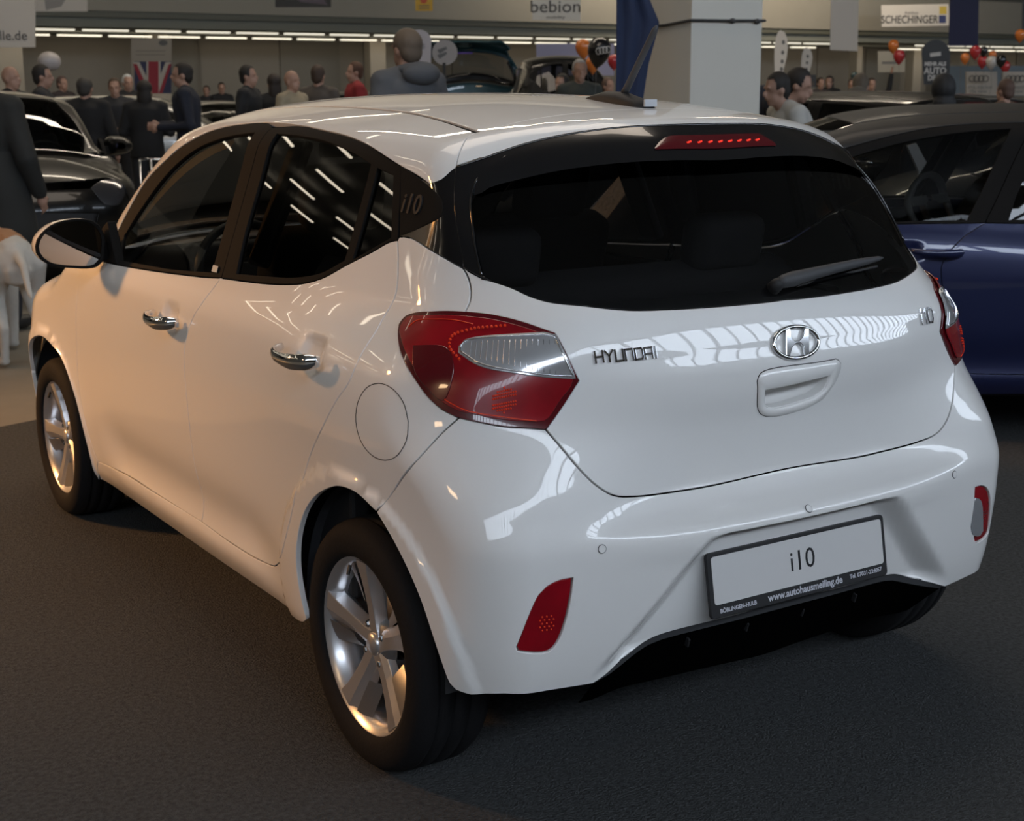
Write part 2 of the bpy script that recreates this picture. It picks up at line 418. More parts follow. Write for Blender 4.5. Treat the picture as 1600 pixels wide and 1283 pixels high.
CV = {
    'frame_top': [(-0.676, 2.498, 1.134), (-0.659, 2.364, 1.233), (-0.654, 2.138, 1.320), (-0.641, 1.961, 1.379), (-0.620, 1.820, 1.412), (-0.605, 1.675, 1.427), (-0.598, 1.492, 1.434), (-0.603, 1.280, 1.430), (-0.611, 1.122, 1.421), (-0.618, 0.975, 1.409), (-0.626, 0.862, 1.393), (-0.632, 0.768, 1.371), (-0.634, 0.686, 1.350), (-0.633, 0.611, 1.332), (-0.633, 0.558, 1.316)],
    'rail_tip': [(-0.633, 0.559, 1.316), (-0.619, 0.531, 1.327), (-0.593, 0.516, 1.345)],
    'belt': [(-0.783, 2.318, 0.984), (-0.784, 2.037, 0.995), (-0.783, 1.830, 1.005), (-0.780, 1.553, 1.021), (-0.773, 1.313, 1.036), (-0.768, 1.168, 1.044), (-0.761, 1.038, 1.055), (-0.753, 0.944, 1.069), (-0.742, 0.875, 1.088), (-0.721, 0.789, 1.126), (-0.700, 0.707, 1.160), (-0.686, 0.653, 1.185), (-0.679, 0.621, 1.196)],
    'trim_low': [(-0.677, 0.617, 1.201), (-0.674, 0.576, 1.201), (-0.668, 0.473, 1.176), (-0.647, 0.399, 1.150)],
    'tri': [(-0.634, 0.684, 1.349), (-0.634, 0.601, 1.325), (-0.635, 0.527, 1.298), (-0.634, 0.506, 1.285), (-0.638, 0.491, 1.267), (-0.645, 0.489, 1.251), (-0.651, 0.500, 1.243), (-0.665, 0.556, 1.221), (-0.677, 0.617, 1.201)],
    'hatch_up': [(-0.500, 0.585, 1.421), (-0.522, 0.577, 1.415), (-0.553, 0.552, 1.397), (-0.572, 0.537, 1.378), (-0.590, 0.520, 1.352), (-0.603, 0.504, 1.325), (-0.620, 0.479, 1.286), (-0.631, 0.455, 1.247), (-0.639, 0.430, 1.206), (-0.643, 0.408, 1.170), (-0.647, 0.398, 1.149)],
    'hatch_mid': [(-0.646, 0.396, 1.148), (-0.646, 0.377, 1.128), (-0.651, 0.361, 1.106), (-0.660, 0.351, 1.085), (-0.674, 0.349, 1.065)],
    'glass_bot': [(-0.647, 0.396, 1.148), (-0.627, 0.351, 1.131), (-0.619, 0.337, 1.128), (-0.593, 0.295, 1.116), (-0.570, 0.258, 1.100), (-0.543, 0.227, 1.090), (-0.477, 0.187, 1.081), (-0.394, 0.158, 1.069), (-0.294, 0.137, 1.065), (-0.169, 0.121, 1.063), (-0.029, 0.114, 1.063), (0.009, 0.114, 1.064)],
    'spo_top': [(-0.589, 0.514, 1.348), (-0.526, 0.499, 1.372), (-0.448, 0.484, 1.396), (-0.369, 0.467, 1.413), (-0.288, 0.452, 1.424), (-0.204, 0.439, 1.431), (-0.070, 0.425, 1.433), (0.029, 0.422, 1.433)],
    'roof_seam': [(-0.500, 0.585, 1.421), (-0.482, 0.582, 1.425), (-0.383, 0.582, 1.444), (-0.245, 0.579, 1.460), (-0.093, 0.586, 1.467), (0.074, 0.603, 1.470)],
    'blade': [(-0.448, 0.478, 1.390), (-0.489, 0.478, 1.371), (-0.530, 0.479, 1.348), (-0.565, 0.474, 1.324), (-0.584, 0.462, 1.302), (-0.598, 0.445, 1.277), (-0.610, 0.418, 1.239), (-0.620, 0.390, 1.191), (-0.624, 0.369, 1.157), (-0.627, 0.352, 1.132)],
    'rglass': [(-0.634, 1.364, 1.408), (-0.633, 1.216, 1.405), (-0.636, 1.072, 1.396), (-0.643, 0.928, 1.377), (-0.646, 0.861, 1.363), (-0.646, 0.801, 1.346), (-0.643, 0.709, 1.328), (-0.682, 0.653, 1.195), (-0.702, 0.727, 1.161), (-0.720, 0.802, 1.130), (-0.740, 0.892, 1.098), (-0.749, 0.965, 1.082), (-0.756, 1.049, 1.071), (-0.769, 1.355, 1.050), (-0.730, 1.371, 1.159), (-0.685, 1.367, 1.288)],
    'divider': [(-0.644, 0.781, 1.347), (-0.718, 0.782, 1.132)],
    'fglass': [(-0.634, 1.506, 1.408), (-0.643, 1.657, 1.395), (-0.654, 1.811, 1.369), (-0.663, 1.970, 1.326), (-0.674, 2.114, 1.268), (-0.685, 2.223, 1.204), (-0.699, 2.309, 1.140), (-0.731, 2.299, 1.059), (-0.781, 2.181, 0.994), (-0.779, 1.839, 1.012), (-0.774, 1.513, 1.038), (-0.721, 1.515, 1.187)],
    'doorgap': [(-0.777, 1.437, 1.028), (-0.804, 1.500, 0.964), (-0.825, 1.552, 0.899), (-0.834, 1.582, 0.833), (-0.837, 1.585, 0.806), (-0.841, 1.574, 0.682), (-0.842, 1.552, 0.590), (-0.837, 1.544, 0.495), (-0.818, 1.594, 0.383), (-0.824, 1.551, 0.335)],
    'rdoor': [(-0.681, 0.623, 1.192), (-0.696, 0.594, 1.143), (-0.716, 0.569, 1.084), (-0.744, 0.575, 1.033), (-0.782, 0.571, 0.984), (-0.829, 0.576, 0.904), (-0.843, 0.621, 0.850), (-0.851, 0.673, 0.785), (-0.851, 0.748, 0.703), (-0.853, 0.802, 0.622), (-0.862, 0.844, 0.536), (-0.860, 0.893, 0.459), (-0.855, 0.935, 0.406), (-0.831, 1.019, 0.357)],
    'sill': [(-0.828, 1.042, 0.347), (-0.824, 1.152, 0.333), (-0.825, 1.350, 0.329), (-0.824, 1.585, 0.333), (-0.825, 1.920, 0.327), (-0.826, 2.215, 0.324), (-0.823, 2.437, 0.305)],
    'fdoor': [(-0.841, 2.609, 0.706), (-0.844, 2.619, 0.574), (-0.842, 2.589, 0.455), (-0.832, 2.543, 0.354), (-0.824, 2.506, 0.306)],
    'farch': [(-0.872, 3.068, 0.562), (-0.870, 3.012, 0.624), (-0.866, 2.945, 0.649), (-0.863, 2.883, 0.654), (-0.861, 2.809, 0.641), (-0.857, 2.738, 0.604), (-0.854, 2.681, 0.550), (-0.851, 2.632, 0.480), (-0.844, 2.597, 0.392), (-0.832, 2.584, 0.298), (-0.817, 2.594, 0.238), (-0.802, 2.597, 0.215)],
    'rarch': [(-0.837, 0.819, 0.268), (-0.851, 0.832, 0.333), (-0.860, 0.830, 0.411), (-0.863, 0.812, 0.484), (-0.865, 0.768, 0.557), (-0.865, 0.709, 0.610), (-0.865, 0.641, 0.646), (-0.865, 0.578, 0.667), (-0.861, 0.501, 0.670), (-0.853, 0.424, 0.646), (-0.846, 0.363, 0.595), (-0.839, 0.313, 0.542), (-0.833, 0.274, 0.488), (-0.827, 0.245, 0.430), (-0.818, 0.222, 0.371), (-0.806, 0.208, 0.324), (-0.798, 0.197, 0.312)],
    'bumpbot': [(-0.798, 0.197, 0.312), (-0.778, 0.170, 0.306), (-0.723, 0.124, 0.312), (-0.712, 0.117, 0.311), (-0.634, 0.093, 0.309), (-0.538, 0.077, 0.307)],
    'lamp': [(-0.671, 0.343, 1.065), (-0.692, 0.386, 1.063), (-0.709, 0.424, 1.059), (-0.722, 0.469, 1.052), (-0.731, 0.496, 1.042), (-0.744, 0.502, 1.025), (-0.752, 0.492, 1.013), (-0.766, 0.465, 0.994), (-0.783, 0.412, 0.966), (-0.786, 0.360, 0.934), (-0.778, 0.322, 0.903), (-0.764, 0.288, 0.881), (-0.745, 0.257, 0.868), (-0.716, 0.223, 0.861), (-0.680, 0.190, 0.854), (-0.641, 0.163, 0.851), (-0.609, 0.147, 0.847), (-0.569, 0.143, 0.893), (-0.535, 0.138, 0.940), (-0.552, 0.151, 0.985), (-0.558, 0.171, 1.016), (-0.561, 0.185, 1.032), (-0.576, 0.201, 1.039), (-0.597, 0.228, 1.049), (-0.621, 0.262, 1.058), (-0.647, 0.302, 1.064)],
    'lens': [(-0.702, 0.297, 1.002), (-0.692, 0.298, 1.014), (-0.678, 0.283, 1.018), (-0.580, 0.196, 1.031), (-0.562, 0.182, 1.028), (-0.543, 0.141, 0.943), (-0.556, 0.144, 0.944), (-0.633, 0.186, 0.957), (-0.687, 0.238, 0.967), (-0.704, 0.266, 0.976), (-0.708, 0.285, 0.988)],
    'hatch_bot': [(-0.609, 0.147, 0.847), (-0.581, 0.124, 0.805), (-0.556, 0.105, 0.767), (-0.523, 0.090, 0.730), (-0.481, 0.084, 0.703), (-0.428, 0.087, 0.692), (-0.276, 0.090, 0.683), (-0.043, 0.082, 0.689), (-0.007, 0.082, 0.691)],
    'fuel': [(-0.810, 0.352, 0.850), (-0.809, 0.375, 0.886), (-0.813, 0.413, 0.909), (-0.820, 0.460, 0.913), (-0.828, 0.503, 0.896), (-0.838, 0.524, 0.862), (-0.846, 0.521, 0.822), (-0.848, 0.495, 0.785), (-0.846, 0.451, 0.763), (-0.841, 0.400, 0.762), (-0.834, 0.356, 0.782), (-0.821, 0.343, 0.812)],
    'refl': [(-0.602, 0.058, 0.558), (-0.631, 0.063, 0.557), (-0.659, 0.069, 0.547), (-0.676, 0.072, 0.532), (-0.715, 0.096, 0.422), (-0.712, 0.095, 0.411), (-0.648, 0.078, 0.402), (-0.631, 0.073, 0.418), (-0.616, 0.066, 0.459), (-0.604, 0.059, 0.528)],
    'foglens': [(0.550, 0.048, 0.568), (0.563, 0.050, 0.570), (0.589, 0.055, 0.561), (0.614, 0.060, 0.529), (0.667, 0.078, 0.437), (0.668, 0.080, 0.421), (0.620, 0.072, 0.410), (0.594, 0.065, 0.429), (0.577, 0.060, 0.449)],
    'diff': [(-0.538, 0.077, 0.307), (-0.495, 0.076, 0.324), (-0.427, 0.089, 0.348), (-0.380, 0.091, 0.365), (-0.346, 0.087, 0.372), (-0.130, 0.071, 0.380), (0.044, 0.068, 0.382)],
    'bseam': [(-0.745, 0.257, 0.868), (-0.769, 0.274, 0.842), (-0.819, 0.306, 0.778), (-0.835, 0.367, 0.710), (-0.848, 0.397, 0.652)],
    'spo_bot': [(-0.581, 0.449, 1.295), (-0.553, 0.441, 1.311), (-0.491, 0.419, 1.327), (-0.419, 0.394, 1.342), (-0.331, 0.368, 1.353), (-0.236, 0.347, 1.359), (-0.129, 0.331, 1.360), (-0.017, 0.324, 1.357)],
}
# ---------------------------------------------------------------- the white car
WHITE = mat('white_car_paint', (.80, .79, .77), .45, 0, .9, .02)
GBLACK = mat('gloss_black_trim', (.006, .006, .007), .12, 0, 1, .01)
MBLACK = mat('matt_black_trim', (.009, .0085, .008), .75, spec=.12)
RUBBER = mat('tyre_rubber', (.009, .009, .010), .8, spec=.2, bump=.15, bscale=90)
CHROME = mat('chrome', (.75, .76, .78), .06, 1)
ALLOY = mat('alloy_silver', (.78, .78, .80), .30, .85)
ALLOYD = mat('alloy_grey', (.42, .42, .43), .35, .9)
DARK = mat('dark_plastic', (.012, .012, .013), .6)
VOID = mat('black_gap', (.002, .002, .002), .9, spec=0)
GREYP = mat('dark_grey_plastic', (.055, .056, .06), .6)
RED = mat('red_lamp_lens', (.24, .001, .007), .25, 0, .55, .01, noise=.6, nscale=9)
REDD = mat('deep_red_lamp_rim', (.09, .002, .006), .2, 0, 1, .01)
REDB = mat('bright_red_facets', (.85, .05, .015), .15, 0, .5, .02)
CLEAR = mat('clear_lamp_lens', (.52, .53, .55), .12, .55, 1, .01)
CLEARD = mat('lamp_reflector_grey', (.42, .42, .43), .2, .7, 1, .01)
GLF = glassmat('clear_side_glass', (.66, .68, .66)); GLR = glassmat('privacy_glass', (.33, .33, .33), 1, 1.5); GLH = glassmat('tinted_rear_glass', (.42, .42, .42), .9, 1.45)
FABRIC = mat('dark_seat_fabric', (.030, .030, .032), .9); INTG = mat('grey_interior_plastic', (.10, .10, .10), .6); LINER = mat('grey_headliner', (.12, .115, .11), .9)
PLW = mat('plate_white', (.62, .61, .60), .4); PLT = mat('plate_print', (.55, .55, .60), .5); INK = mat('plate_black_print', (.01, .01, .012), .5)
BADGE = mat('white_sticker', (.55, .55, .52), .6)
car = empty('hatchback_car', 'white five-door hatchback with black rear trim filling the middle of the picture', 'car')
C_ = lambda k, a=None, b=None: CV[k][a:b]
rv = lambda l: list(reversed(l))
sym = lambda pts: pts + rv(mx(pts))     # a left half that ends on the centre line, completed
DS = (-.681, .623, 1.192)               # upper rear corner of the rear door
LCT, LCB = C_('lamp')[0], C_('lamp')[16]
lampO = C_('lamp')
# ---- flanks
sillb = [(-.81, 2.597, .215), (-.787, 2.155, .217), (-.80, 1.60, .222), (-.81, 1.20, .232), (-.82, .95, .240), (-.832, .862, .255), (-.835, .828, .275)]
rarch = [(-.835, .828, .275)] + C_('rarch', 1)
bse = (-.853, .424, .646)
q = patch('side_panel', WHITE, 'side', [
    [DS] + C_('rdoor', 1, 7), C_('rdoor', 6), [C_('rdoor')[-1]] + C_('sill', 0, 6), [C_('sill')[5], (-.822, 2.52, .300)], [(-.822, 2.52, .300), sillb[0]], sillb,
    rarch[:10], [rarch[9], C_('bseam')[3], C_('bseam')[2], C_('bseam')[1], C_('bseam')[0]], rv(lampO[0:13]), rv(C_('hatch_mid')), rv(C_('trim_low'))], car, step=.022)
mirrored(q)
bump = patch('rear_bumper', WHITE, 'sph', [
    [rarch[9], C_('bseam')[3], C_('bseam')[2], C_('bseam')[1], C_('bseam')[0]], lampO[12:17], C_('hatch_bot', 0, 7) + [(0, .083, .690)] + rv(mx(C_('hatch_bot', 0, 7))),
    rv(mx(lampO[12:17])), rv(mx([rarch[9], C_('bseam')[3], C_('bseam')[2], C_('bseam')[1], C_('bseam')[0]])), mx(rarch[9:]),
    mx(C_('bumpbot')), mx(C_('diff', 0, 6)) + [(0, .06, .386)] + rv(C_('diff', 0, 6)), rv(C_('bumpbot')), rv(rarch[9:])],
    car, step=.0105, thick=.022, gap=.0012, holes=[[C_('refl', 0, 5), C_('refl', 4, 6), C_('refl', 5) + [C_('refl')[0]]], [mx(C_('refl', 0, 5)), mx(C_('refl', 4, 6)), mx(C_('refl', 5) + [C_('refl')[0]])]])
rl = patch('reflector', RED, 'sph', [C_('refl', 0, 5), C_('refl', 4, 6), C_('refl', 5) + [C_('refl')[0]]], bump, step=.012, off=-.004, bulge=.004, label='solid red reflector at the left end of the bumper')
rr_ = patch('fog_lamp', RED, 'sph', [mx(C_('refl', 0, 5)), mx(C_('refl', 4, 6)), mx(C_('refl', 5) + [C_('refl')[0]])], bump, step=.012, off=-.004, bulge=.004, label='red framed reversing lamp at the right end of the bumper')
patch('clear_lens', CLEAR, 'sph', [[(.60, .06, .535), (.632, .07, .520), (.670, .08, .43)], [(.670, .08, .43), (.655, .08, .418), (.615, .07, .43), (.60, .065, .455)], [(.60, .065, .455), (.60, .06, .535)]], bump, step=.01, off=.003, thick=.004)
for sx_, sz_ in ((-.540, .610), (-.014, .6185), (.500, .610)):
    P, N = surf_at('sph', *pinv('sph', pmap('front', np.array([[0, .5]])))[0]) if False else (None, None)
    y_ = float(rear_y(np.array(abs(sx_)), np.array(sz_))); P = Vector((sx_, y_, sz_)); gq = pinv('sph', np.array([[sx_, y_, sz_]]))[0]; P, N = surf_at('sph', *gq)
    bm = bmesh.new(); M = frame(P + N * .0006, (1, 0, 0), N)
    prism(bm, [(.0082 * math.cos(a), .0082 * math.sin(a)) for a in np.linspace(0, 2 * PI, 25)[:-1]], .0012, M)
    bmo('parking_sensor', bm, WHITE, bump, label=None)
    bm = bmesh.new(); tube(bm, [M @ Vector((.0088 * math.cos(a), .0088 * math.sin(a), .0002)) for a in np.linspace(0, 2 * PI, 25)[:-1]], .0007, 5, True); bmo('sensor_ring', bm, DARK, bump)
for sg_ in (-1, 1):
    bm = bmesh.new()
    for i in range(9):
        for j in range(7):
            if (i + j) % 2 and ((i - 4) / 4) ** 2 + ((j - 3) / 3) ** 2 < 1:
                p = (sg_ * (.655 + .0055 * (i - 4)), .075, .468 + .0075 * (j - 3)); P, N = surf_at('sph', *pinv('sph', np.array([p]))[0]); bmesh.ops.create_icosphere(bm, subdivisions=1, radius=.0022, matrix=Matrix.Translation(P + N * .0005))
    bmo('reflector_facets', bm, REDB if sg_ < 0 else CHROME, rl if sg_ < 0 else rr_)['kind'] = 'stuff'
# lower rear valance
dl_ = C_('diff', 0, 6) + [(0, .06, .386)]; dfull = dl_ + rv(mx(dl_))[1:]
dfull = [Vector(p) for p in crm([np.array(p) for p in dfull], .03)]
loft('rear_diffuser', [p + Vector((0, .004, .004)) for p in dfull], [Vector((p.x * .985, p.y + .010, p.z - .017 * (1 - (abs(p.x) / .56) ** 6))) for p in dfull], GREYP, car, 3)
vl = loft('lower_valance', [Vector((p.x * .985, p.y + .010, p.z - .017 * (1 - (abs(p.x) / .56) ** 6))) for p in dfull], [Vector((p.x * .95, p.y + .09, .225)) for p in dfull], VOID, car, 4)
for k in range(4):
    bm = bmesh.new(); x_ = (-.27, -.10, .07, .24)[k]; box(bm, (x_, .095, .335), (.005, .012, .022), (.3, 0, 0)); bmo('diffuser_fin', bm, DARK, car, bevel=.002)
# ---- tail lamps
def tail_lamp(sgn):
    L = lampO + [lampO[0]]; f = (lambda p: p) if sgn < 0 else mx
    segs = [f(L[0:17]), f(L[16:19]), f(L[18:22]), f(L[21:])]
    lp = patch('tail_lamp', REDD, 'sph', segs, car, step=.012, off=.004, bulge=.006, thick=.03, gap=.001)
    cx, cz = pinv('sph', np.array([f([(-.66, .26, .955)])[0]]))[0]
    o2 = loop2('sph', segs, .012); o2 = pinset(o2, .013 * 60)
    inn = lambda poly: [pmap('sph', poly).tolist() + [pmap('sph', poly[:1]).tolist()[0]]]
    patch('red_lens', RED, 'sph', [pmap('sph', np.vstack([o2[::4], o2[:1]])).tolist()], lp, step=.012, off=.0108, gap=0, thick=.002)
    LN = [(-.712, .300, .984), (-.712, .302, .998), (-.700, .300, 1.010), (-.579, .196, 1.029), (-.561, .182, 1.024), (-.548, .134, .948), (-.600, .160, .951), (-.650, .198, .957), (-.695, .250, .966), (-.712, .300, .984)]; ln = f(LN)
    patch('clear_lens', CLEAR, 'sph', [rv(ln[:4])[::-1], ln[3:5], ln[4:6], ln[5:]], lp, step=.01, off=.0135, thick=.006, gap=.0005)
    patch('lens_chamber', REDD, 'sph', [f([(-.762, .400, .990), (-.728, .327, .993), (-.726, .300, .968), (-.740, .285, .935), (-.757, .290, .898), (-.769, .322, .916), (-.775, .367, .947), (-.762, .400, .990)])], lp, step=.01, off=.0130, gap=0, thick=.001)
    bm = bmesh.new(); gp = crm(list(pinv('sph', np.array(f([(-.738, .455, 1.018), (-.727, .445, 1.032), (-.712, .404, 1.040), (-.691, .357, 1.043), (-.672, .31, 1.039)])))), .012 * 60)
    P = pmap('sph', np.array(gp)); N = grad(P); tube(bm, [Vector(p) + Vector(n) * .0115 for p, n in zip(P, N)], .0013, 5); bmo('upper_lens_line', bm, REDB, lp, True)
    # fine grille of ribs in the clear reversing window
    bm = bmesh.new()
    for k in range(16):
        t = k / 15; p = Vector(f([(-.692, .285, .99)])[0]).lerp(Vector(f([(-.575, .165, .985)])[0]), t)
        dz = .018 + .018 * t
        for a, b in ((-1, 1),):
            P0, N0 = surf_at('sph', *pinv('sph', np.array([[p.x, p.y, p.z - dz]]))[0]); P1, N1 = surf_at('sph', *pinv('sph', np.array([[p.x, p.y, p.z + dz]]))[0])
            tube(bm, [P0 + N0 * .0142, P1 + N1 * .0142], .0011, 4)
    bmo('lens_ribs', bm, CLEARD, lp)['kind'] = 'stuff'
    # silver rim round the window, bright beads along the upper light guide
    bm = bmesh.new(); pl = pinset(loop2('sph', [rv(ln[:4])[::-1], ln[3:5], ln[4:6], ln[5:]], .01), .004 * 60)
    P = pmap('sph', pl); N = grad(P); tube(bm, [Vector(p) + Vector(n) * .0145 for p, n in zip(P, N)], .0016, 6, True); bmo('window_rim', bm, CHROME, lp, True)
    bm = bmesh.new(); gp = crm(list(pinv('sph', np.array(f([(-.640, .245, 1.045), (-.690, .295, 1.036), (-.716, .325, 1.018), (-.722, .320, .995), (-.712, .295, .972)])))), .0085 * 60)
    P = pmap('sph', np.array(gp)); N = grad(P)
    for p, n in zip(P, N): bmesh.ops.create_icosphere(bm, subdivisions=1, radius=.0036, matrix=Matrix.Translation(Vector(p) + Vector(n) * .0125))
    bmo('light_guide_beads', bm, REDB, lp)['kind'] = 'stuff'
    bm = bmesh.new()
    gp = crm(list(pinv('sph', np.array(f([(-.770, .345, 1.00), (-.768, .33, .93), (-.735, .262, .885), (-.68, .20, .872), (-.62, .165, .862)])))), .02 * 60)
    P = pmap('sph', np.array(gp)); N = grad(P); tube(bm, [Vector(p) + Vector(n) * .0115 for p, n in zip(P, N)], .0012, 5); bmo('lens_edge_line', bm, REDB, lp, True)
    bm = bmesh.new()
    for i in range(13):
        for j in range(9):
            u = (i - 6) / 6; v = (j - 4) / 4
            if u * u + v * v > 1 or (abs(v) < .2): continue
            p = f([(-.672 + .034 * u, .20, .905 + .026 * v)])[0]; P0, N0 = surf_at('sph', *pinv('sph', np.array([p]))[0])
            bmesh.ops.create_icosphere(bm, subdivisions=1, radius=.0024, matrix=Matrix.Translation(P0 + N0 * .0115))
    bmo('reflector_facets', bm, REDB, lp)['kind'] = 'stuff'
tail_lamp(-1); tail_lamp(1)
# ---- tailgate
hb = C_('hatch_bot', 0, 7) + [(0, .083, .690)]; gb = [CV['hatch_mid'][0]] + C_('glass_bot', 1, 11) + [(0, .114, 1.064)]
lin = [LCB] + lampO[17:] + [LCT]
HND = [[(-.118, .07, .902), (-.110, .07, .918), (.112, .07, .926)], [(.112, .07, .926), (.128, .07, .916), (.120, .07, .885), (.085, .07, .840)], [(.085, .07, .840), (.04, .07, .826), (-.08, .07, .822), (-.105, .07, .838), (-.118, .07, .902)]]
tg = patch('tailgate', WHITE, 'sph', [rv(hb + rv(mx(hb))[1:]), [lin[0]] + lin[1:3], lin[2:6], lin[5:], rv(C_('hatch_mid')), gb + rv(mx(gb))[1:], mx(C_('hatch_mid')), rv(mx(lin[5:])), rv(mx(lin[2:6])), rv(mx(lin[:3]))], car,
           step=.0125, gap=.0014, thick=.025, holes=[[[(-.093, .07, .880), (.092, .07, .890)], [(.092, .07, .890), (.085, .07, .865), (.055, .07, .848)], [(.055, .07, .848), (-.06, .07, .838), (-.085, .07, .846), (-.093, .07, .880)]]])
trim = [rv(C_('hatch_up', 4)), ]
tb = patch('tailgate_side_trim', GBLACK, 'sph', [C_('hatch_up', 4), [CV['hatch_up'][-1]] + C_('glass_bot', 1, 3), rv(C_('blade', 2)) , [CV['blade'][2], C_('spo_top')[1], CV['hatch_up'][4]]], tg, step=.02, gap=.0012, off=.002)
mirrored(tb, tg)
gtop = [CV['blade'][3], (-.45, .46, 1.372), (-.25, .42, 1.392), (0, .40, 1.398)]
patch('rear_window', GLH, 'sph', [rv(C_('blade', 3)), gtop + rv(mx(gtop))[1:], mx(C_('blade', 3)), rv([CV['blade'][-1]] + C_('glass_bot', 3, 11) + [(0, .114, 1.064)] + rv(mx([CV['blade'][-1]] + C_('glass_bot', 3, 11))))], tg, step=.03, gap=.001, off=-.001, thick=.004)
# bright edge of the blade beside the glass
for sg in (-1, 1):
    bm = bmesh.new(); P = pmap('sph', np.array(crm(list(pinv('sph', np.array(C_('blade', 1)))), .9))); N = grad(P)
    tube(bm, [(Vector((sg * -p[0] * -1 if False else (p[0] if sg < 0 else -p[0]), p[1], p[2])) + Vector((n[0] if sg < 0 else -n[0], n[1], n[2])) * .004) for p, n in zip(P, N)], .0025, 6)
    bmo('blade_edge', bm, GBLACK, tg, True)
# black glass margin behind the pane
stp = C_('spo_top'); stp = stp[:6] + [(0, .424, 1.434)]
rs = C_('roof_seam', 0, 5) + [(0, .598, 1.470)]
sp_t = patch('spoiler', WHITE, 'top', [rv([CV['hatch_up'][0]] + C_('hatch_up', 1, 5)), rs + rv(mx(rs))[1:], mx(C_('hatch_up', 0, 5)), rv(mx([CV['hatch_up'][4]] + stp[1:])), ][:0] or [
    C_('hatch_up', 0, 5), [CV['hatch_up'][4]] + stp[1:] + rv(mx(stp[1:]))[1:] + [mx([CV['hatch_up'][4]])[0]], rv(mx(C_('hatch_up', 0, 5))), rv(rs + rv(mx(rs))[1:])], tg, step=.02, gap=.0013, thick=.01)
sb = C_('spo_bot'); sbh = sb[:7] + [(0, .323, 1.357)]
ra = lambda L, n: [Vector(p) for p in resample(L, n)]
def resample(L, n):
    P = np.array(crm([np.array(p) for p in L], .01)); d = np.r_[0, np.cumsum(np.linalg.norm(np.diff(P, axis=0), axis=1))]; t = np.linspace(0, d[-1], n)
    return np.stack([np.interp(t, d, P[:, k]) for k in range(3)], 1)
topc = [CV['hatch_up'][4]] + stp[1:]; topc = topc + rv(mx(topc))[1:]; botc = [(-.600, .500, 1.300)] + sbh; botc = botc + rv(mx(botc))[1:]
TA, BA = ra(topc, 61), ra(botc, 61)
TA = [t + Vector((0, -.003, .001)) for t in TA]
loft('spoiler_face', TA, BA, GBLACK, tg, 8, .006)
UA = [Vector((b.x * .97, b.y + .09 * (1 - (abs(b.x) / .62) ** 2), b.z + .008)) for b in BA]
loft('spoiler_underside', BA, UA, GBLACK, tg, 2)
bm = bmesh.new(); tube(bm, [t + Vector((0, 0, -.0015)) for t in TA], .0035, 6); bmo('spoiler_edge_seal', bm, GBLACK, tg, True)
# third brake light
P0 = [TA[k].lerp(BA[k], .30) + Vector((0, -.009, 0)) for k in range(22, 40)]; P1 = [TA[k].lerp(BA[k], .68) + Vector((0, -.008, 0)) for k in range(22, 40)]
P0[0] = P1[0].lerp(P0[0], .1); P0[1] = P1[1].lerp(P0[1], .55); P0[2] = P1[2].lerp(P0[2], .85); P0[-1] = P1[-1].lerp(P0[-1], .4)
bl = loft('brake_light', P0, P1, REDD, tg, 3, .002)
for k in range(8):
    t = 4.6 + k * 1.42; i = int(t); c = (P0[i].lerp(P0[i + 1], t - i) + P1[i].lerp(P1[i + 1], t - i)) / 2 + Vector((0, -.0035, 0))
    bm = bmesh.new(); box(bm, c, (.012, .003, .0035), (0, -.25, 0)); bmo('brake_bulb', bm, mat('lit_brake_bulb', (.9, .05, .03), .3, emit=(1, .04, .02), strength=.7) if k == 0 else bpy.data.materials['lit_brake_bulb'], bl)
# tailgate handle: raised surround with a finger slot
def ring_loft(name, loops, m, parent, kind='sph', smooth=True):
    vs = []; fs = []; n = len(loops[0])
    for L in loops: vs += [tuple(p) for p in L]
    for r in range(len(loops) - 1):
        for i in range(n): j = (i + 1) % n; fs.append((r * n + i, r * n + j, (r + 1) * n + j, (r + 1) * n + i))
    return mesh(name, vs, fs, m, parent, smooth)
def loop3(segs, n, off):
    P = loop2('sph', segs, .004); P = np.vstack([P, P[:1]]); d = np.r_[0, np.cumsum(np.linalg.norm(np.diff(P, axis=0), axis=1))]; t = np.linspace(0, d[-1], n + 1)[:-1]
    Q = pmap('sph', np.stack([np.interp(t, d, P[:, k]) for k in range(2)], 1)); return [Vector(p) + Vector(nn) * off for p, nn in zip(Q, grad(Q))]
slot = [[(-.095, .07, .880), (.095, .07, .890)], [(.095, .07, .890), (.086, .07, .862), (.055, .07, .845)], [(.055, .07, .845), (-.06, .07, .836), (-.087, .07, .845), (-.095, .07, .880)]]
A = loop3(HND, 80, .0); B = loop3(HND, 80, .0035); Ci = loop3(slot, 80, .0035); Cj = loop3(slot, 80, .0)
cN = Vector((0, 1, 0))
hdl = ring_loft('tailgate_handle', [A, [b.lerp(c, .04) for b, c in zip(B, Ci)], [b.lerp(c, .9) for b, c in zip(B, Ci)], Cj, [c + Vector((0, .02, .004)) for c in Cj], [c.lerp(Vector((0, .115, .872)), .2) + Vector((0, .045, 0.012)) for c in Cj], [Vector((c.x * .2, .125, .875)) for c in Cj]], WHITE, tg)
bm = bmesh.new(); tube(bm, [a for a in loop3(HND, 60, .0004)], .0011, 5, True); bmo('handle_seam', bm, VOID, hdl)
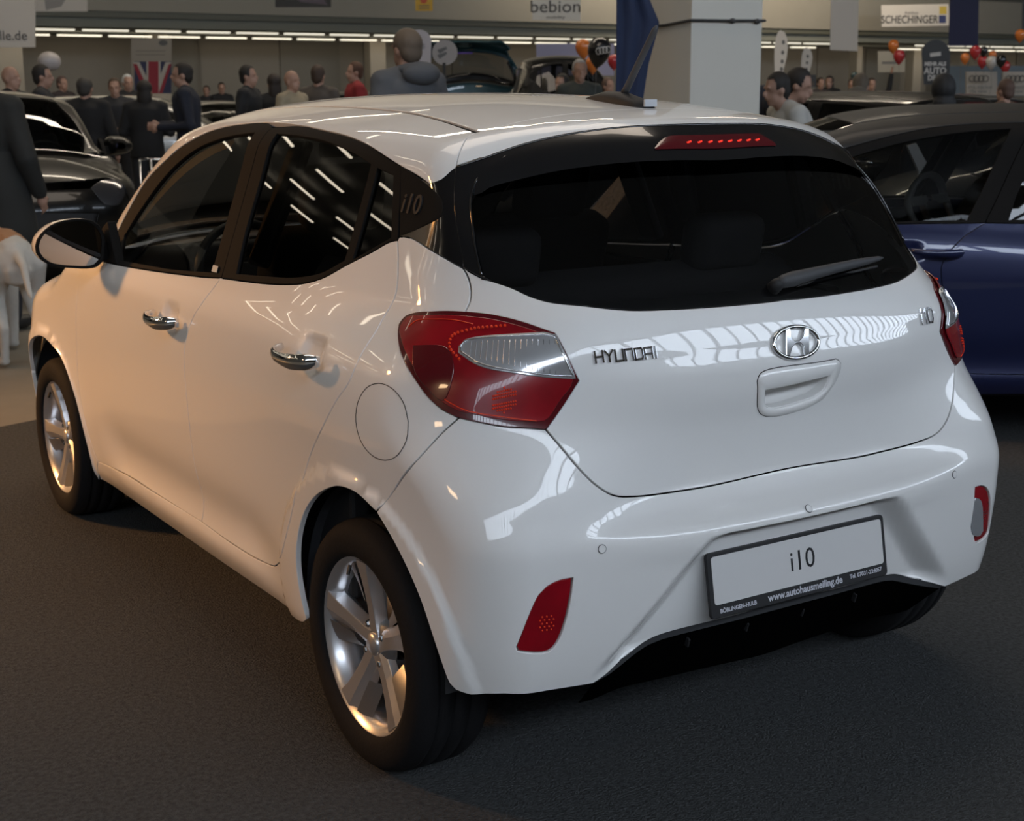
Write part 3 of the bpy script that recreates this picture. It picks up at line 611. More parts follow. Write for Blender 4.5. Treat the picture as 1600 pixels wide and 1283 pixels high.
# emblem
def tgpoint(x, z):
    P, N = surf_at('sph', *pinv('sph', np.array([[x, float(rear_y(np.array(x), np.array(z))), z]]))[0]); return P, N
P, N = tgpoint(-.003, .974); M = frame(P + N * .004, (1, 0, 0), N)
bm = bmesh.new(); tube(bm, [M @ Vector((.0655 * math.cos(a), .0345 * math.sin(a), 0)) for a in np.linspace(0, 2 * PI, 65)[:-1]], .0052, 8, True, flat=1)
em = bmo('emblem', bm, CHROME, tg, True, label='chrome oval emblem with a slanted letter H')
bm = bmesh.new()
hp = [(-.041, -.027), (-.028, -.027), (-.016, -.008), (.000, .000), (.012, -.001), (.019, -.012), (.017, -.031), (.031, -.029), (.041, .029), (.029, .031), (.016, .012), (.000, .004), (-.012, .003), (-.018, .010), (-.015, .032), (-.028, .030)]
hp = [(-.0400, -.0250), (-.0300, -.0290), (-.0180, -.0100), (-.0040, -.0020), (.0080, -.0030), (.0150, -.0110), (.0140, -.0325), (.0270, -.0295), (.0400, .0250), (.0300, .0290), (.0180, .0100), (.0040, .0020), (-.0080, .0030), (-.0150, .0110), (-.0140, .0325), (-.0270, .0295)]
prism(bm, hp, .006, M); bmo('emblem_letter', bm, CHROME, em, bevel=.0012)
# chrome lettering of squared strokes
def strokes(name, glyphs, x0, z0, h, wl, gapw, label, thick=.0042):
    for g in glyphs:
        ww = wl * (.28 if g == 'I' or g == '1' else 1) * (1 if g != 'i' else .28)
        S = {'H': [[(0, 0), (0, 1)], [(1, 0), (1, 1)], [(0, .5), (1, .5)]], 'Y': [[(0, 1), (.5, .5)], [(1, 1), (.5, .5)], [(.5, .5), (.5, 0)]], 'U': [[(0, 1), (0, 0), (1, 0), (1, 1)]],
             'N': [[(0, 0), (0, 1), (1, 1), (1, 0)]], 'D': [[(0, 0), (0, 1), (.85, 1), (1, .8), (1, .2), (.85, 0), (0, 0)]], 'A': [[(0, 0), (0, 1), (1, 1), (1, 0)], [(0, .42), (1, .42)]], 'I': [[(.5, 0), (.5, 1)]],
             'i': [[(.5, 0), (.5, .66)], [(.5, .88), (.5, 1)]], '1': [[(0, .8), (1, 1), (1, 0)]], '0': [[(.2, 0), (.8, 0), (1, .25), (1, .75), (.8, 1), (.2, 1), (0, .75), (0, .25), (.2, 0)]]}[g]
        xc = x0 + ww / 2; P, N = tgpoint(xc, z0); M = frame(P + N * .0005, (1, 0, 0) if abs(xc) < .3 else (1, 0, 0), N); bm = bmesh.new()
        for s_ in S:
            for a, b in zip(s_[:-1], s_[1:]):
                A_ = Vector(((a[0] - .5) * ww, (a[1] - .5) * h, 0)); B_ = Vector(((b[0] - .5) * ww, (b[1] - .5) * h, 0)); d_ = (B_ - A_); L_ = d_.length; d_.normalize(); n_ = Vector((-d_.y, d_.x, 0)) * thick / 2; A_ -= d_ * thick / 2; B_ += d_ * thick / 2
                prism(bm, [tuple((A_ - n_).xy), tuple((B_ - n_).xy), tuple((B_ + n_).xy), tuple((A_ + n_).xy)], .004, M)
        o = bmo(name, bm, CHROME, tg, bevel=.0006); x0 += ww + gapw
strokes('badge_letter', 'HYUNDAI', -.497, .984, .022, .0168, .0052, None, .0044)
strokes('badge_numeral', 'i10', .444, .984, .034, .023, .009, None, .0055)
# wiper
P, N = tgpoint(-.02, 1.088); P2, N2 = tgpoint(.36, 1.112)
bm = bmesh.new(); ax_ = (P2 - P); wp = [P + N * .024 + ax_ * t + N * (.006 * math.sin(PI * t)) for t in (0, .03, .12, .3, .5, .75, .95, 1)]
tube(bm, wp, [.008, .015, .017, .014, .012, .010, .006, .002], 10); wa = bmo('wiper', bm, GREYP, tg, True, label='dark grey wiper arm parked at the foot of the glass')
bm = bmesh.new(); tube(bm, [P + N * .010 + ax_ * t + Vector((0, 0, -.012)) for t in (.18, .4, .7, .98)], [.004, .005, .005, .003], 6); bmo('wiper_blade', bm, DARK, wa)
bm = bmesh.new(); tube(bm, [P - N * .0, P + N * .016, P + N * .03], [.016, .015, .010], 14); bmo('wiper_pivot', bm, DARK, wa, True)
# ---- quarter trim, window triangle, roof
tip = C_('frame_top')[-1]
qt = patch('quarter_trim', GBLACK, 'cyl', [[tip, C_('rail_tip')[1], CV['hatch_up'][4]], C_('hatch_up', 4), rv(C_('trim_low')), rv(C_('tri', 1)), [C_('tri')[1], tip]], car, step=.02, gap=.0008); mirrored(qt)
ft = C_('frame_top'); ftx = [(-.755, 2.66, 1.00), (-.715, 2.58, 1.07)] + ft
ditch = [(-.500, .585, 1.42), (-.478, .81, 1.45), (-.462, 1.0, 1.46), (-.455, 1.3, 1.47), (-.458, 1.7, 1.47), (-.475, 2.0, 1.45), (-.495, 2.12, 1.43)]
wsd = [(-.495, 2.12, 1.43), (-.535, 2.28, 1.37), (-.60, 2.50, 1.25), (-.66, 2.72, 1.12), (-.70, 2.86, 1.04)]
rr2 = patch('roof_rail', WHITE, 'cyl', [rv(ftx), [ftx[0], wsd[-1]], rv(wsd), rv(ditch), C_('hatch_up', 0, 5), [CV['hatch_up'][4]] + [C_('rail_tip')[1], tip]], car, step=.022, gap=.0010); mirrored(rr2)
pl_ = patch('pillar_lining', DARK, 'cyl', [rv(ftx), [ftx[0], wsd[-1]], rv(wsd), rv(ditch), C_('hatch_up', 0, 5), [CV['hatch_up'][4]] + [C_('rail_tip')[1], tip]], car, step=.06, gap=-.004, off=-.022, thick=0); mirrored(pl_)
d2 = [(x + .014, y, z) for x, y, z in ditch]
hd = [(d2[-1]), (-.30, 2.165, 1.46), (0, 2.18, 1.46)]
rf = patch('roof_panel', WHITE, 'top', [rv(rs + rv(mx(rs))[1:]) if False else [d2[0]] + rs[1:] + rv(mx(rs[1:]))[1:] + [mx([d2[0]])[0]], mx(d2), rv(mx(hd)) + hd[::-1][1:] if False else mx(hd) + rv(hd)[1:], rv(d2)], car, step=.04, gap=.001)
dm = [(x + .007, y, z) for x, y, z in ditch]; bm = bmesh.new()
P = pmap('top', np.array(crm([np.array(p[:2]) for p in dm], .04))); N = grad(P)
for sg in (1, -1):
    A = [bm.verts.new((sg * (p[0] - .008), p[1], p[2] - .004)) for p in P]; B = [bm.verts.new((sg * (p[0] + .008), p[1], p[2] - .004)) for p in P]
    for i in range(len(A) - 1): bm.faces.new((A[i], A[i + 1], B[i + 1], B[i]))
bmo('roof_moulding', bm, MBLACK, car)
wsb = [wsd[-1], (-.4, 2.965, 1.03), (0, 3.0, 1.03)]; hd0 = [(-.495, 2.12, 1.43), (-.30, 2.168, 1.46), (0, 2.183, 1.46)]
patch('windscreen', GLF, 'top', [wsd, wsb + rv(mx(wsb))[1:], rv(mx(wsd)), mx(hd0) + rv(hd0)[1:]], car, step=.06, gap=.001, off=-.003, thick=.004)
# ---- front doors and rear doors
bl_ = C_('belt'); fb = (-.795, 2.60, .978)
dgp = [(-.776, 1.440, 1.030)] + C_('doorgap', 1, 5) + [(-.841, 1.570, .682), (-.842, 1.555, .590), (-.838, 1.545, .495), (-.822, 1.545, .390), (-.822, 1.555, .332)]
silf = C_('sill')
fdf = [(-.822, 2.52, .300), (-.832, 2.548, .354), (-.842, 2.589, .455), (-.844, 2.615, .574), (-.841, 2.609, .706), (-.832, 2.603, .85), fb]
fd = patch('front_door', WHITE, 'side', [rv(dgp), rv([p for p in bl_[:4]][0:0]) + [dgp[0]] + rv(bl_[:4]) + [fb], rv(fdf), [fdf[0]] + [silf[5], silf[4], dgp[-1]]], car, step=.02, gap=.0014)
rd = patch('rear_door', WHITE, 'side', [dgp, [dgp[-1]] + rv(silf[0:3]) + [C_('rdoor')[-1]], rv(C_('rdoor', 6)), rv([DS] + C_('rdoor', 1, 7)), [DS] + rv(bl_[4:12]) + [dgp[0]]], car, step=.02, gap=.0014)
fg = C_('fglass'); fgl = [(-.634, 1.506, 1.408), (-.643, 1.657, 1.397), (-.652, 1.811, 1.371), (-.660, 1.970, 1.328), (-.674, 2.114, 1.272), (-.69, 2.24, 1.205), (-.715, 2.36, 1.13), (-.745, 2.44, 1.07)]
fgs = [fgl, [fgl[-1], (-.78, 2.33, .998)], [(-.78, 2.33, .998), (-.779, 2.0, 1.010), (-.779, 1.839, 1.016), (-.774, 1.513, 1.038)], [(-.774, 1.513, 1.038), (-.721, 1.512, 1.187), fgl[0]]]
rg = C_('rglass'); dv0, dv1 = C_('divider')
dvt = (rg[5][0], .795, rg[5][2]); 
rgs = [rg[0:5] + [(-.646, .810, 1.349)], [(-.646, .810, 1.349), (-.718, .812, 1.132)], [(-.718, .812, 1.132), rg[10], rg[11], rg[12], rg[13]], rg[13:16] + [rg[0]]]
qgs = [[(-.644, .780, 1.340), rg[6]], rg[6:8], [rg[7], rg[8], (-.717, .780, 1.137)], [(-.717, .780, 1.137), (-.644, .780, 1.340)]]
frm_top = [ftx[0]] + ftx[1:-1][0:-4]
# the frame ends at the rear shut line of the rear door
fe = [p for p in ftx if p[1] > .70] + [(-.634, .686, 1.350)]
bsp = (-.618, 1.43, 1.425)
wf1 = patch('window_frame', MBLACK, 'cyl', [[p for p in fe if p[1] > 1.45] + [bsp], [bsp, (-.69, 1.44, 1.24), dgp[0]], [dgp[0]] + rv(bl_[:4]) + [(-.783, 2.45, .982)], [(-.783, 2.45, .982), ftx[0]]], fd, step=.03, gap=.0012, off=-.002, holes=[fgs])
wf2 = patch('window_frame', MBLACK, 'cyl', [[bsp] + [p for p in fe if p[1] < 1.4], [fe[-1], DS], [DS] + rv(bl_[4:12]) + [dgp[0]], [dgp[0], (-.69, 1.44, 1.24), bsp]], rd, step=.03, gap=.0012, off=-.002, holes=[rgs, qgs])
def gn(P):
    n = np.stack([-np.ones(len(P)), -.02 - .07 * (1.3 - P[:, 1]), .33 + .30 * (P[:, 2] - 1.2)], 1); return n / np.linalg.norm(n, axis=1, keepdims=True)
wg1 = patch('side_glass', GLF, 'cyl', fgs, fd, step=.05, gap=-.004, off=-.010, thick=0, nfun=gn)
wg2 = patch('side_glass', GLR, 'cyl', rgs, rd, step=.05, gap=-.004, off=-.010, thick=0, nfun=gn)
wg3 = patch('quarter_glass', GLR, 'cyl', qgs, rd, step=.03, gap=-.003, off=-.009, thick=0, nfun=gn)
tp = patch('door_triangle', MBLACK, 'cyl', [C_('tri', 0, 3), C_('tri', 2, 7), C_('tri', 6), [C_('tri')[-1], C_('tri')[0]]], rd, step=.02, gap=.001, off=.001)
fl = patch('inner_frame', GREYP, 'cyl', [[fgl[1], fgl[2], fgl[3], fgl[4], fgl[5], fgl[6]], [fgl[6], (-.722, 2.33, 1.125)], [(-.722, 2.33, 1.125), (-.70, 2.2, 1.19), (-.688, 2.08, 1.245), (-.675, 1.95, 1.298), (-.665, 1.8, 1.342), (-.655, 1.66, 1.368)], [(-.655, 1.66, 1.368), fgl[1]]], fd, step=.03, gap=0, off=-.018, thick=0)
# triangle emblem, raised slanted figures
def tritext():
    P, N = surf_at('cyl', *pinv('cyl', np.array([(-.652, .600, 1.268)]))[0]); return text('side_numeral', 'i10', .062, frame(P + N * .002, (0, -1, 0), N), DARK, rd, .002, .0008)
tt = tritext()
sk = bmesh.new(); P, N = surf_at('cyl', *pinv('cyl', np.array([(-.775, 1.50, 1.05)]))[0])
prism(sk, [(-.018, -.009), (.018, -.009), (.018, .009), (-.018, .009)], .001, frame(P + N * .0035 + Vector((0, .06 - .075, .0)), (0, -1, 0), N)); stk = bmo('sticker', sk, BADGE, fd, label='small pale sticker at the foot of the pillar')
def door_handle(y, z, parent):
    P, N = surf_at('side', y, z); x0 = -.851 if y > 1 else -.862; bm = bmesh.new()
    pts = [(x0 + .012, y - .108, z + .004), (x0 - .010, y - .100, z + .003), (x0 - .030, y - .06, z - .001), (x0 - .034, y, z - .002), (x0 - .028, y + .05, z), (x0 - .012, y + .085, z + .004), (x0 + .014, y + .098, z + .008)]
    tube(bm, [tuple(p) for p in crm([np.array(p) for p in pts], .012)], list(np.interp(np.linspace(0, 1, len(crm([np.array(p) for p in pts], .012))), [0, .12, .35, .6, .85, 1], [.012, .019, .019, .015, .013, .009])), 14, flat=.62)
    return bmo('door_handle', bm, CHROME, parent, True, label='chrome grip')
h1 = door_handle(1.715, .890, fd); h2 = door_handle(.790, .925, rd)
sf = [fdf[-1], (-.79, 2.80, .985), (-.76, 3.0, .965), (-.72, 3.2, .915), (-.66, 3.36, .86)]
farc = C_('farch'); fa = [(-.802, 2.597, .215), (-.832, 2.584, .298), (-.844, 2.597, .392), (-.851, 2.632, .480), (-.854, 2.681, .550), (-.857, 2.738, .604), (-.862, 2.80, .640), (-.862, 2.887, .662), (-.863, 2.959, .670), (-.862, 3.035, .660), (-.862, 3.11, .632), (-.86, 3.18, .58), (-.855, 3.235, .50), (-.85, 3.265, .41), (-.84, 3.28, .30)]
fn = patch('front_wing', WHITE, 'side', [fdf + sf[1:], [sf[-1], (-.70, 3.40, .72)], [(-.70, 3.40, .72), (-.80, 3.32, .55), fa[12]], rv(fa[:13]), [fa[0], fdf[0]]], car, step=.025, gap=.0014)
for o in (fd, rd, fn):
    m2 = mirrored(o)
    for ch in list(o.children): mirrored(ch, m2)
# fuel flap outline on the left flank only
fu = C_('fuel'); P = pmap('side', np.array(crm([np.array(p[1:]) for p in fu + fu[:1]], .012))[:-1]); N = grad(P); bm = bmesh.new()
tube(bm, [Vector(p) + Vector(n) * .0002 for p, n in zip(P, N)], .0010, 6, True); bmo('fuel_flap_seam', bm, mat('shadowed_gap', (.05, .045, .04), .8), car)
# ---- bonnet, nose
bs = [(-.70, 2.90, 1.0), (-.70, 3.05, .98), (-.67, 3.2, .93), (-.62, 3.36, .87)]; bf = [(-.62, 3.36, .87), (-.4, 3.50, .8), (0, 3.56, .8)]; bb = [(-.70, 2.90, 1.0), (-.4, 2.985, 1.02), (0, 3.015, 1.02)]
patch('bonnet', WHITE, 'top', [bs, bf + rv(mx(bf))[1:], rv(mx(bs)), mx(bb)[0:3] + rv(bb)[1:]], car, step=.05, gap=.0015)
nb = [fa[12], (-.80, 3.32, .55), (-.70, 3.40, .72)]
hl = [[(-.70, 3.40, .72), (-.68, 3.37, .80), (-.64, 3.38, .845)], [(-.64, 3.38, .845), (-.50, 3.47, .815), (-.42, 3.53, .77)], [(-.42, 3.53, .77), (-.5, 3.56, .66), (-.62, 3.5, .645), (-.70, 3.40, .72)]]
fbm = patch('front_bumper', WHITE, 'nose', [nb, rv([hl[2][0]] + hl[2][1:]) if True else [], [hl[2][0], (0, 3.60, .775), mx([hl[2][0]])[0]], mx([hl[2][0]] + hl[2][1:]), rv(mx(nb)), mx(fa[12:]), [mx([fa[-1]])[0], (.7, 3.5, .22), (0, 3.62, .22), (-.7, 3.5, .22), fa[-1]], rv(fa[12:])], car, step=.04, gap=.0015,
    holes=[[[(-.46, 3.6, .60), (0, 3.6, .62), (.46, 3.6, .60)], [(.46, 3.6, .60), (.36, 3.6, .34)], [(.36, 3.6, .34), (-.36, 3.6, .34)], [(-.36, 3.6, .34), (-.46, 3.6, .60)]]])
patch('grille', DARK, 'nose', [[(-.46, 3.6, .60), (0, 3.6, .62), (.46, 3.6, .60)], [(.46, 3.6, .60), (.36, 3.6, .34)], [(.36, 3.6, .34), (-.36, 3.6, .34)], [(-.36, 3.6, .34), (-.46, 3.6, .60)]], fbm, step=.06, off=-.02, gap=-.01, thick=0)
for s_ in (1, -1):
    hh = hl if s_ > 0 else [mx(h) for h in hl]
    hlp = patch('headlamp', CLEAR, 'nose', hh, car, step=.03, off=.002, thick=.03)
# ---- gaps, floor, wheel houses
bm = bmesh.new()
ribbon(bm, 'side', [[DS] + C_('rdoor', 1, 7), C_('rdoor', 6), dgp, [C_('rdoor')[-1]] + silf[0:6], fdf])
ribbon(bm, 'sph', [C_('hatch_mid'), [C_('bseam')[4], C_('bseam')[3], C_('bseam')[2], C_('bseam')[1], C_('bseam')[0]], C_('hatch_bot', 0, 7) + [(0, .083, .690)], C_('hatch_up')], .014)
ribbon(bm, 'top', [rs], .012)
bmo('panel_gaps', bm, VOID, car)
bm = bmesh.new(); box(bm, (0, 1.9, .215), (1.38, 3.1, .03)); bmo('floor_pan', bm, DARK, car)
for sg in (-1, 1):
    for yc, ar in ((WYR - .03, .40), (WYF, .385)):
        bm = bmesh.new(); n = 26; A = []; B = []; Cc = []
        for i in range(n + 1):
            a = .0 + PI * i / n; yy = yc + .375 * math.cos(a); zz = .29 + ar * .95 * math.sin(a)
            if yc < 1: yy = max(yy, .235)
            A.append(bm.verts.new((sg * .80, yy, zz))); B.append(bm.verts.new((sg * .52, yy, zz)))
        for i in range(n): bm.faces.new((A[i], A[i + 1], B[i + 1], B[i]))
        bm.faces.new(B); bmo('wheel_liner', bm, mat('wheel_liner_felt', (.035, .036, .04), .9) if 'wheel_liner_felt' not in bpy.data.materials else bpy.data.materials['wheel_liner_felt'], car)
# ---- mirrors
def door_mirror(sgn, parent):
    bm = bmesh.new()
    # shell: stack of rounded outlines growing from front to the open rear face
    def outl(s, y, dz=0): 
        pts = [(-.805, 1.00), (-.80, 1.075), (-.83, 1.118), (-.90, 1.128), (-.965, 1.112), (-1.010, 1.070), (-1.015, 1.030), (-.985, .995), (-.90, .975), (-.83, .975)]
        c = np.array((-.90, 1.05)); P = crm([np.array(p) for p in pts + pts[:1]], .02)[:-1]
        return [Vector((c[0] + (p[0] - c[0]) * s, y, c[1] + (p[1] - c[1]) * s + dz)) for p in P]
    rings = [outl(.35, 2.50), outl(.75, 2.47), outl(.95, 2.43), outl(1.0, 2.39), outl(.995, 2.365)]
    o = ring_loft('door_mirror', rings, WHITE, parent); return o, outl
def build_mirror(parent):
    o, outl = door_mirror(-1, parent)
    b1 = ring_loft('mirror_bezel', [outl(1.0, 2.366), outl(1.005, 2.358), outl(.97, 2.352), outl(.90, 2.362)], MBLACK, o)
    L = outl(.91, 2.364); c = Vector((-.90, 2.364, 1.05)); bm = bmesh.new(); vs = [bm.verts.new(p) for p in L]; bm.faces.new(vs); g = bmo('mirror_glass', bm, mat('mirror_glass', (.5, .5, .5), .02, 1) if 'mirror_glass' not in bpy.data.materials else bpy.data.materials['mirror_glass'], o)
    bm = bmesh.new(); prism(bm, [(2.30, .985), (2.56, .985), (2.44, 1.085), (2.37, 1.115)], .03, Matrix(((0, 0, 1, -.785), (1, 0, 0, 0), (0, 1, 0, 0), (0, 0, 0, 1)))); box(bm, (-.80, 2.42, 1.02), (.08, .07, .06)); s = bmo('mirror_foot', bm, MBLACK, o, bevel=.004)
    return o
mr = build_mirror(fd); m2 = mirrored(mr, [o for o in car.children if o.name.startswith('front_door') and o != fd][0])
for ch in mr.children: mirrored(ch, m2)
# ---- roof aerial
ab = bmesh.new(); 
prof = [(.60, .020, .006), (.64, .030, .022), (.70, .034, .030), (.77, .028, .026), (.83, .014, .012), (.86, .004, .002)]
loops = []
for y, hw, h in prof:
    z0 = float(TOP(y)) - .002; loops.append([Vector((hw * math.cos(a), y, z0 + h * max(0, math.sin(a)) ** .7)) for a in np.linspace(0, PI, 11)])
vs = [p for l in loops for p in l]; fs = [(i * 11 + j, i * 11 + j + 1, (i + 1) * 11 + j + 1, (i + 1) * 11 + j) for i in range(5) for j in range(10)] + [tuple(range(11))[::-1]]
ae = mesh('roof_aerial', vs, fs, DARK, car, True)
bm = bmesh.new(); box(bm, (0, .597, 1.482), (.036, .006, .017)); bmo('aerial_label', bm, mat('pale_grey_plastic', (.5, .52, .55), .4), ae)
bm = bmesh.new(); a0 = Vector((0, .70, float(TOP(.70)) + .025)); tube(bm, [a0, a0 + Vector((0, -.01, .012)), Vector((0, .585, 1.650)), Vector((0, .577, 1.660))], [.010, .009, .0075, .003], 8); bmo('aerial_rod', bm, GREYP, ae, True)
# ---- number plate
pm = Vector((0, .0400, .4894)); tilt = .1757; zN = Vector((0, -math.cos(tilt), math.sin(tilt))); M = frame(pm + Vector((0, -.004, 0)), (1, 0, 0), zN)
def rr(w_, h_, r_, n=5): return [(sx * (w_ / 2 - r_) + r_ * math.cos(a), sy * (h_ / 2 - r_) + r_ * math.sin(a)) for sx, sy, a0 in ((1, 1, 0), (-1, 1, PI / 2), (-1, -1, PI), (1, -1, 1.5 * PI)) for a in np.linspace(a0, a0 + PI / 2, n)]
bm = bmesh.new(); prism(bm, rr(.534, .143, .010), .010, M @ Matrix.Translation((0, -.0115, -.008))); pf = bmo('plate_holder', bm, DARK, car, bevel=.002)
bm = bmesh.new(); prism(bm, rr(.512, .104, .007), .0022, M @ Matrix.Translation((0, -.001, .001))); bmo('number_plate', bm, PLW, pf)
T = lambda x, y, z=.0035: M @ Matrix.Translation((x, y, z))
text('plate_text', 'i10', .064, T(.004, -.001), INK, pf, .0002, .0, sx=1.0)
text('holder_text', 'www.autohausmeiling.de', .0225, T(.008, -.0665, .0025), PLT, pf, .0002, .0006)
text('holder_text', 'BÖBLINGEN-HULB', .0125, T(-.191, -.0685, .0025), PLT, pf, .0002, .0004)
text('holder_text', 'Tel. 07031-224057', .0135, T(.196, -.0655, .0025), PLT, pf, .0002, .0004)
# ---- wheels
def build_wheel(parent, yc, sgn, rot0):
    xo = -.8252 if True else 0
    bm = bmesh.new()
    prof = [(.202, -.815), (.208, -.826), (.225, -.834), (.250, -.836), (.272, -.829), (.284, -.815), (.2895, -.795), (.290, -.79), (.286, -.788), (.286, -.783), (.2905, -.781), (.2905, -.752), (.286, -.750), (.286, -.745), (.2905, -.743), (.2905, -.712), (.286, -.710), (.286, -.705), (.2905, -.703), (.289, -.672), (.280, -.655), (.250, -.645), (.205, -.655)]
    lathe(bm, [(r, x) for r, x in prof], 72, 'x', (0, 0, 0)); ty = bmo('wheel', bm, RUBBER, parent, True)
    bm = bmesh.new(); lathe(bm, [(.198, -.700), (.186, -.72), (.180, -.79), (.192, -.812), (.2035, -.8195), (.2065, -.8215), (.2075, -.819), (.2065, -.812)], 64, 'x'); rim = bmo('rim', bm, ALLOY, ty, True)
    # five broad blades, each a bright machined face with a darker hollowed flank
    for k in range(5):
        a0 = rot0 + k * 2 * PI / 5
        def pt(r, a, x): return (x, r * math.cos(a0 + a) * -1, r * math.sin(a0 + a))
        bm = bmesh.new()
        sec = []  # left flank low, left ridge, right ridge, right flank low
        for r, wl, wr, xf in ((.030, .90, .90, -.795), (.055, .50, .34, -.797), (.09, .30, .20, -.800), (.13, .235, .15, -.806), (.17, .22, .135, -.813), (.199, .225, .15, -.818)):
            sec.append([pt(r, wl * 1.18, -.772), pt(r, wl, xf + .010), pt(r, wl * .35, xf), pt(r, -wr, xf), pt(r, -wr * 1.35, xf + .030), pt(r, -wr * 1.0, -.765)])
        vs = [[bm.verts.new(p) for p in s] for s in sec]
        for i in range(len(vs) - 1):
            for j in range(5): bm.faces.new((vs[i][j], vs[i][j + 1], vs[i + 1][j + 1], vs[i + 1][j]))
        bmo('spoke', bm, ALLOY, ty, False, bevel=.0015)
        # darker paddle between blades
        bm = bmesh.new(); vs = []
        for r, wl, wr in ((.10, .30, .66), (.14, .25, .56), (.18, .23, .50), (.199, .225, .48)):
            vs.append([bm.verts.new(pt(r, wl, -.795 - .018 * (r - .1) / .1)), bm.verts.new(pt(r, (wl + wr) / 2, -.788 - .02 * (r - .1) / .1)), bm.verts.new(pt(r, wr, -.772 - .03 * (r - .1) / .1))])
        for i in range(3):
            for j in range(2): bm.faces.new((vs[i][j], vs[i][j + 1], vs[i + 1][j + 1], vs[i + 1][j]))
        bmo('spoke_web', bm, ALLOYD, ty, True)
    bm = bmesh.new(); lathe(bm, [(.0, -.797), (.024, -.797), (.028, -.792), (.034, -.792), (.055, -.788), (.066, -.770)], 32, 'x'); bmo('hub', bm, ALLOYD, ty, True)
    bm = bmesh.new(); lathe(bm, [(0, -.803), (.020, -.802), (.027, -.796), (.027, -.78)], 32, 'x'); bmo('hub_cap', bm, ALLOY, ty, True)
    for k in range(4):
        a = PI / 4 + k * PI / 2 + .2; bm = bmesh.new(); lathe(bm, [(0, -.799), (.006, -.799), (.009, -.795), (.0095, -.775)], 6, 'x', (0, .048 * math.cos(a), .048 * math.sin(a))); bmo('wheel_nut', bm, CHROME, ty)
    bm = bmesh.new(); lathe(bm, [(.05, -.735), (.125, -.735), (.128, -.730), (.128, -.72), (.05, -.72)], 40, 'x'); bmo('brake_disc', bm, ALLOYD, ty)
    bm = bmesh.new(); lathe(bm, [(0, -.70), (.19, -.70)], 32, 'x'); bmo('brake_shield', bm, VOID, ty)
    bm = bmesh.new(); a = rot0 + .34; tube(bm, [(-.812, -.185 * math.cos(a), .185 * math.sin(a)), (-.822, -.165 * math.cos(a), .165 * math.sin(a))], .0045, 8); bmo('valve', bm, DARK, ty)
    for o in [ty]: o.location = (0, yc, .29)
    return ty
def place(o, parent, yc, flip, spin):
    c = o.copy(); COL.objects.link(c); c.parent = parent; c.location = (0, yc, .29); c.rotation_euler = (spin if not flip else -spin, 0, PI if flip else 0)
    for ch in o.children: d_ = ch.copy(); COL.objects.link(d_); d_.parent = c
    return c
wh = build_wheel(car, WYR, -1, R(94))
place(wh, car, WYF, False, R(-14)); place(wh, car, WYR, True, .3); place(wh, car, WYF, True, .6)
# ---- interior
def pad(parent, name, c, s, m, rot=(0, 0, 0), bev=.03, label=None):
    bm = bmesh.new(); box(bm, (0, 0, 0), s); o = bmo(name, bm, m, parent, True, bevel=bev); o.modifiers[0].segments = 4
    o.data.transform(Matrix.Translation(c) @ Euler(rot).to_matrix().to_4x4()); return o
for sx_ in (-.36, .36):
    st_ = pad(car, 'front_seat', (sx_, 1.93, .50), (.48, .50, .16), FABRIC, (.12, 0, 0))
    pad(st_, 'backrest', (sx_, 1.66, .84), (.46, .14, .62), FABRIC, (.32, 0, 0), .05); pad(st_, 'headrest', (sx_, 1.545, 1.22), (.25, .10, .19), FABRIC, (.2, 0, 0), .04)
    bm = bmesh.new(); tube(bm, [(sx_ - .06, 1.57, 1.08), (sx_ - .06, 1.55, 1.18)], .007); tube(bm, [(sx_ + .06, 1.57, 1.08), (sx_ + .06, 1.55, 1.18)], .007); bmo('headrest_posts', bm, CHROME, st_)
rs_ = pad(car, 'rear_seat', (0, 1.12, .48), (1.22, .50, .18), FABRIC, (.12, 0, 0))
pad(rs_, 'backrest', (0, .84, .80), (1.22, .14, .56), FABRIC, (.36, 0, 0), .05)
for sx_ in (-.36, .36): pad(rs_, 'headrest', (sx_, .735, 1.12), (.24, .10, .15), FABRIC, (.2, 0, 0), .04)
db = pad(car, 'dashboard', (0, 2.62, .90), (1.36, .46, .20), DARK, (-.12, 0, 0), .06)
pad(db, 'centre_console', (0, 2.40, .72), (.24, .18, .34), INTG, (-.3, 0, 0), .02); pad(db, 'instrument_hood', (-.36, 2.42, .985), (.32, .16, .07), DARK, (-.2, 0, 0), .025)
bm = bmesh.new(); Mw = Matrix.Translation((-.36, 2.22, .925)) @ Euler((R(66), 0, 0)).to_matrix().to_4x4()
tube(bm, [Mw @ Vector((.182 * math.cos(a), .182 * math.sin(a), 0)) for a in np.linspace(0, 2 * PI, 49)[:-1]], .0155, 10, True); sw = bmo('steering_wheel', bm, DARK, car, True)
bm = bmesh.new()
for a in (0, PI, -PI / 2): 
    v = box(bm, (0, 0, 0), (.15, .045, .012)); bmesh.ops.transform(bm, matrix=Mw @ Matrix.Rotation(a, 4, 'Z') @ Matrix.Translation((.10, 0, -.004)), verts=v)
bmo('wheel_spokes', bm, INTG, sw, bevel=.004)
bm = bmesh.new(); prism(bm, rr(.13, .10, .03), .035, Mw @ Matrix.Translation((0, -.005, -.012))); bmo('horn_pad', bm, DARK, sw, bevel=.005)
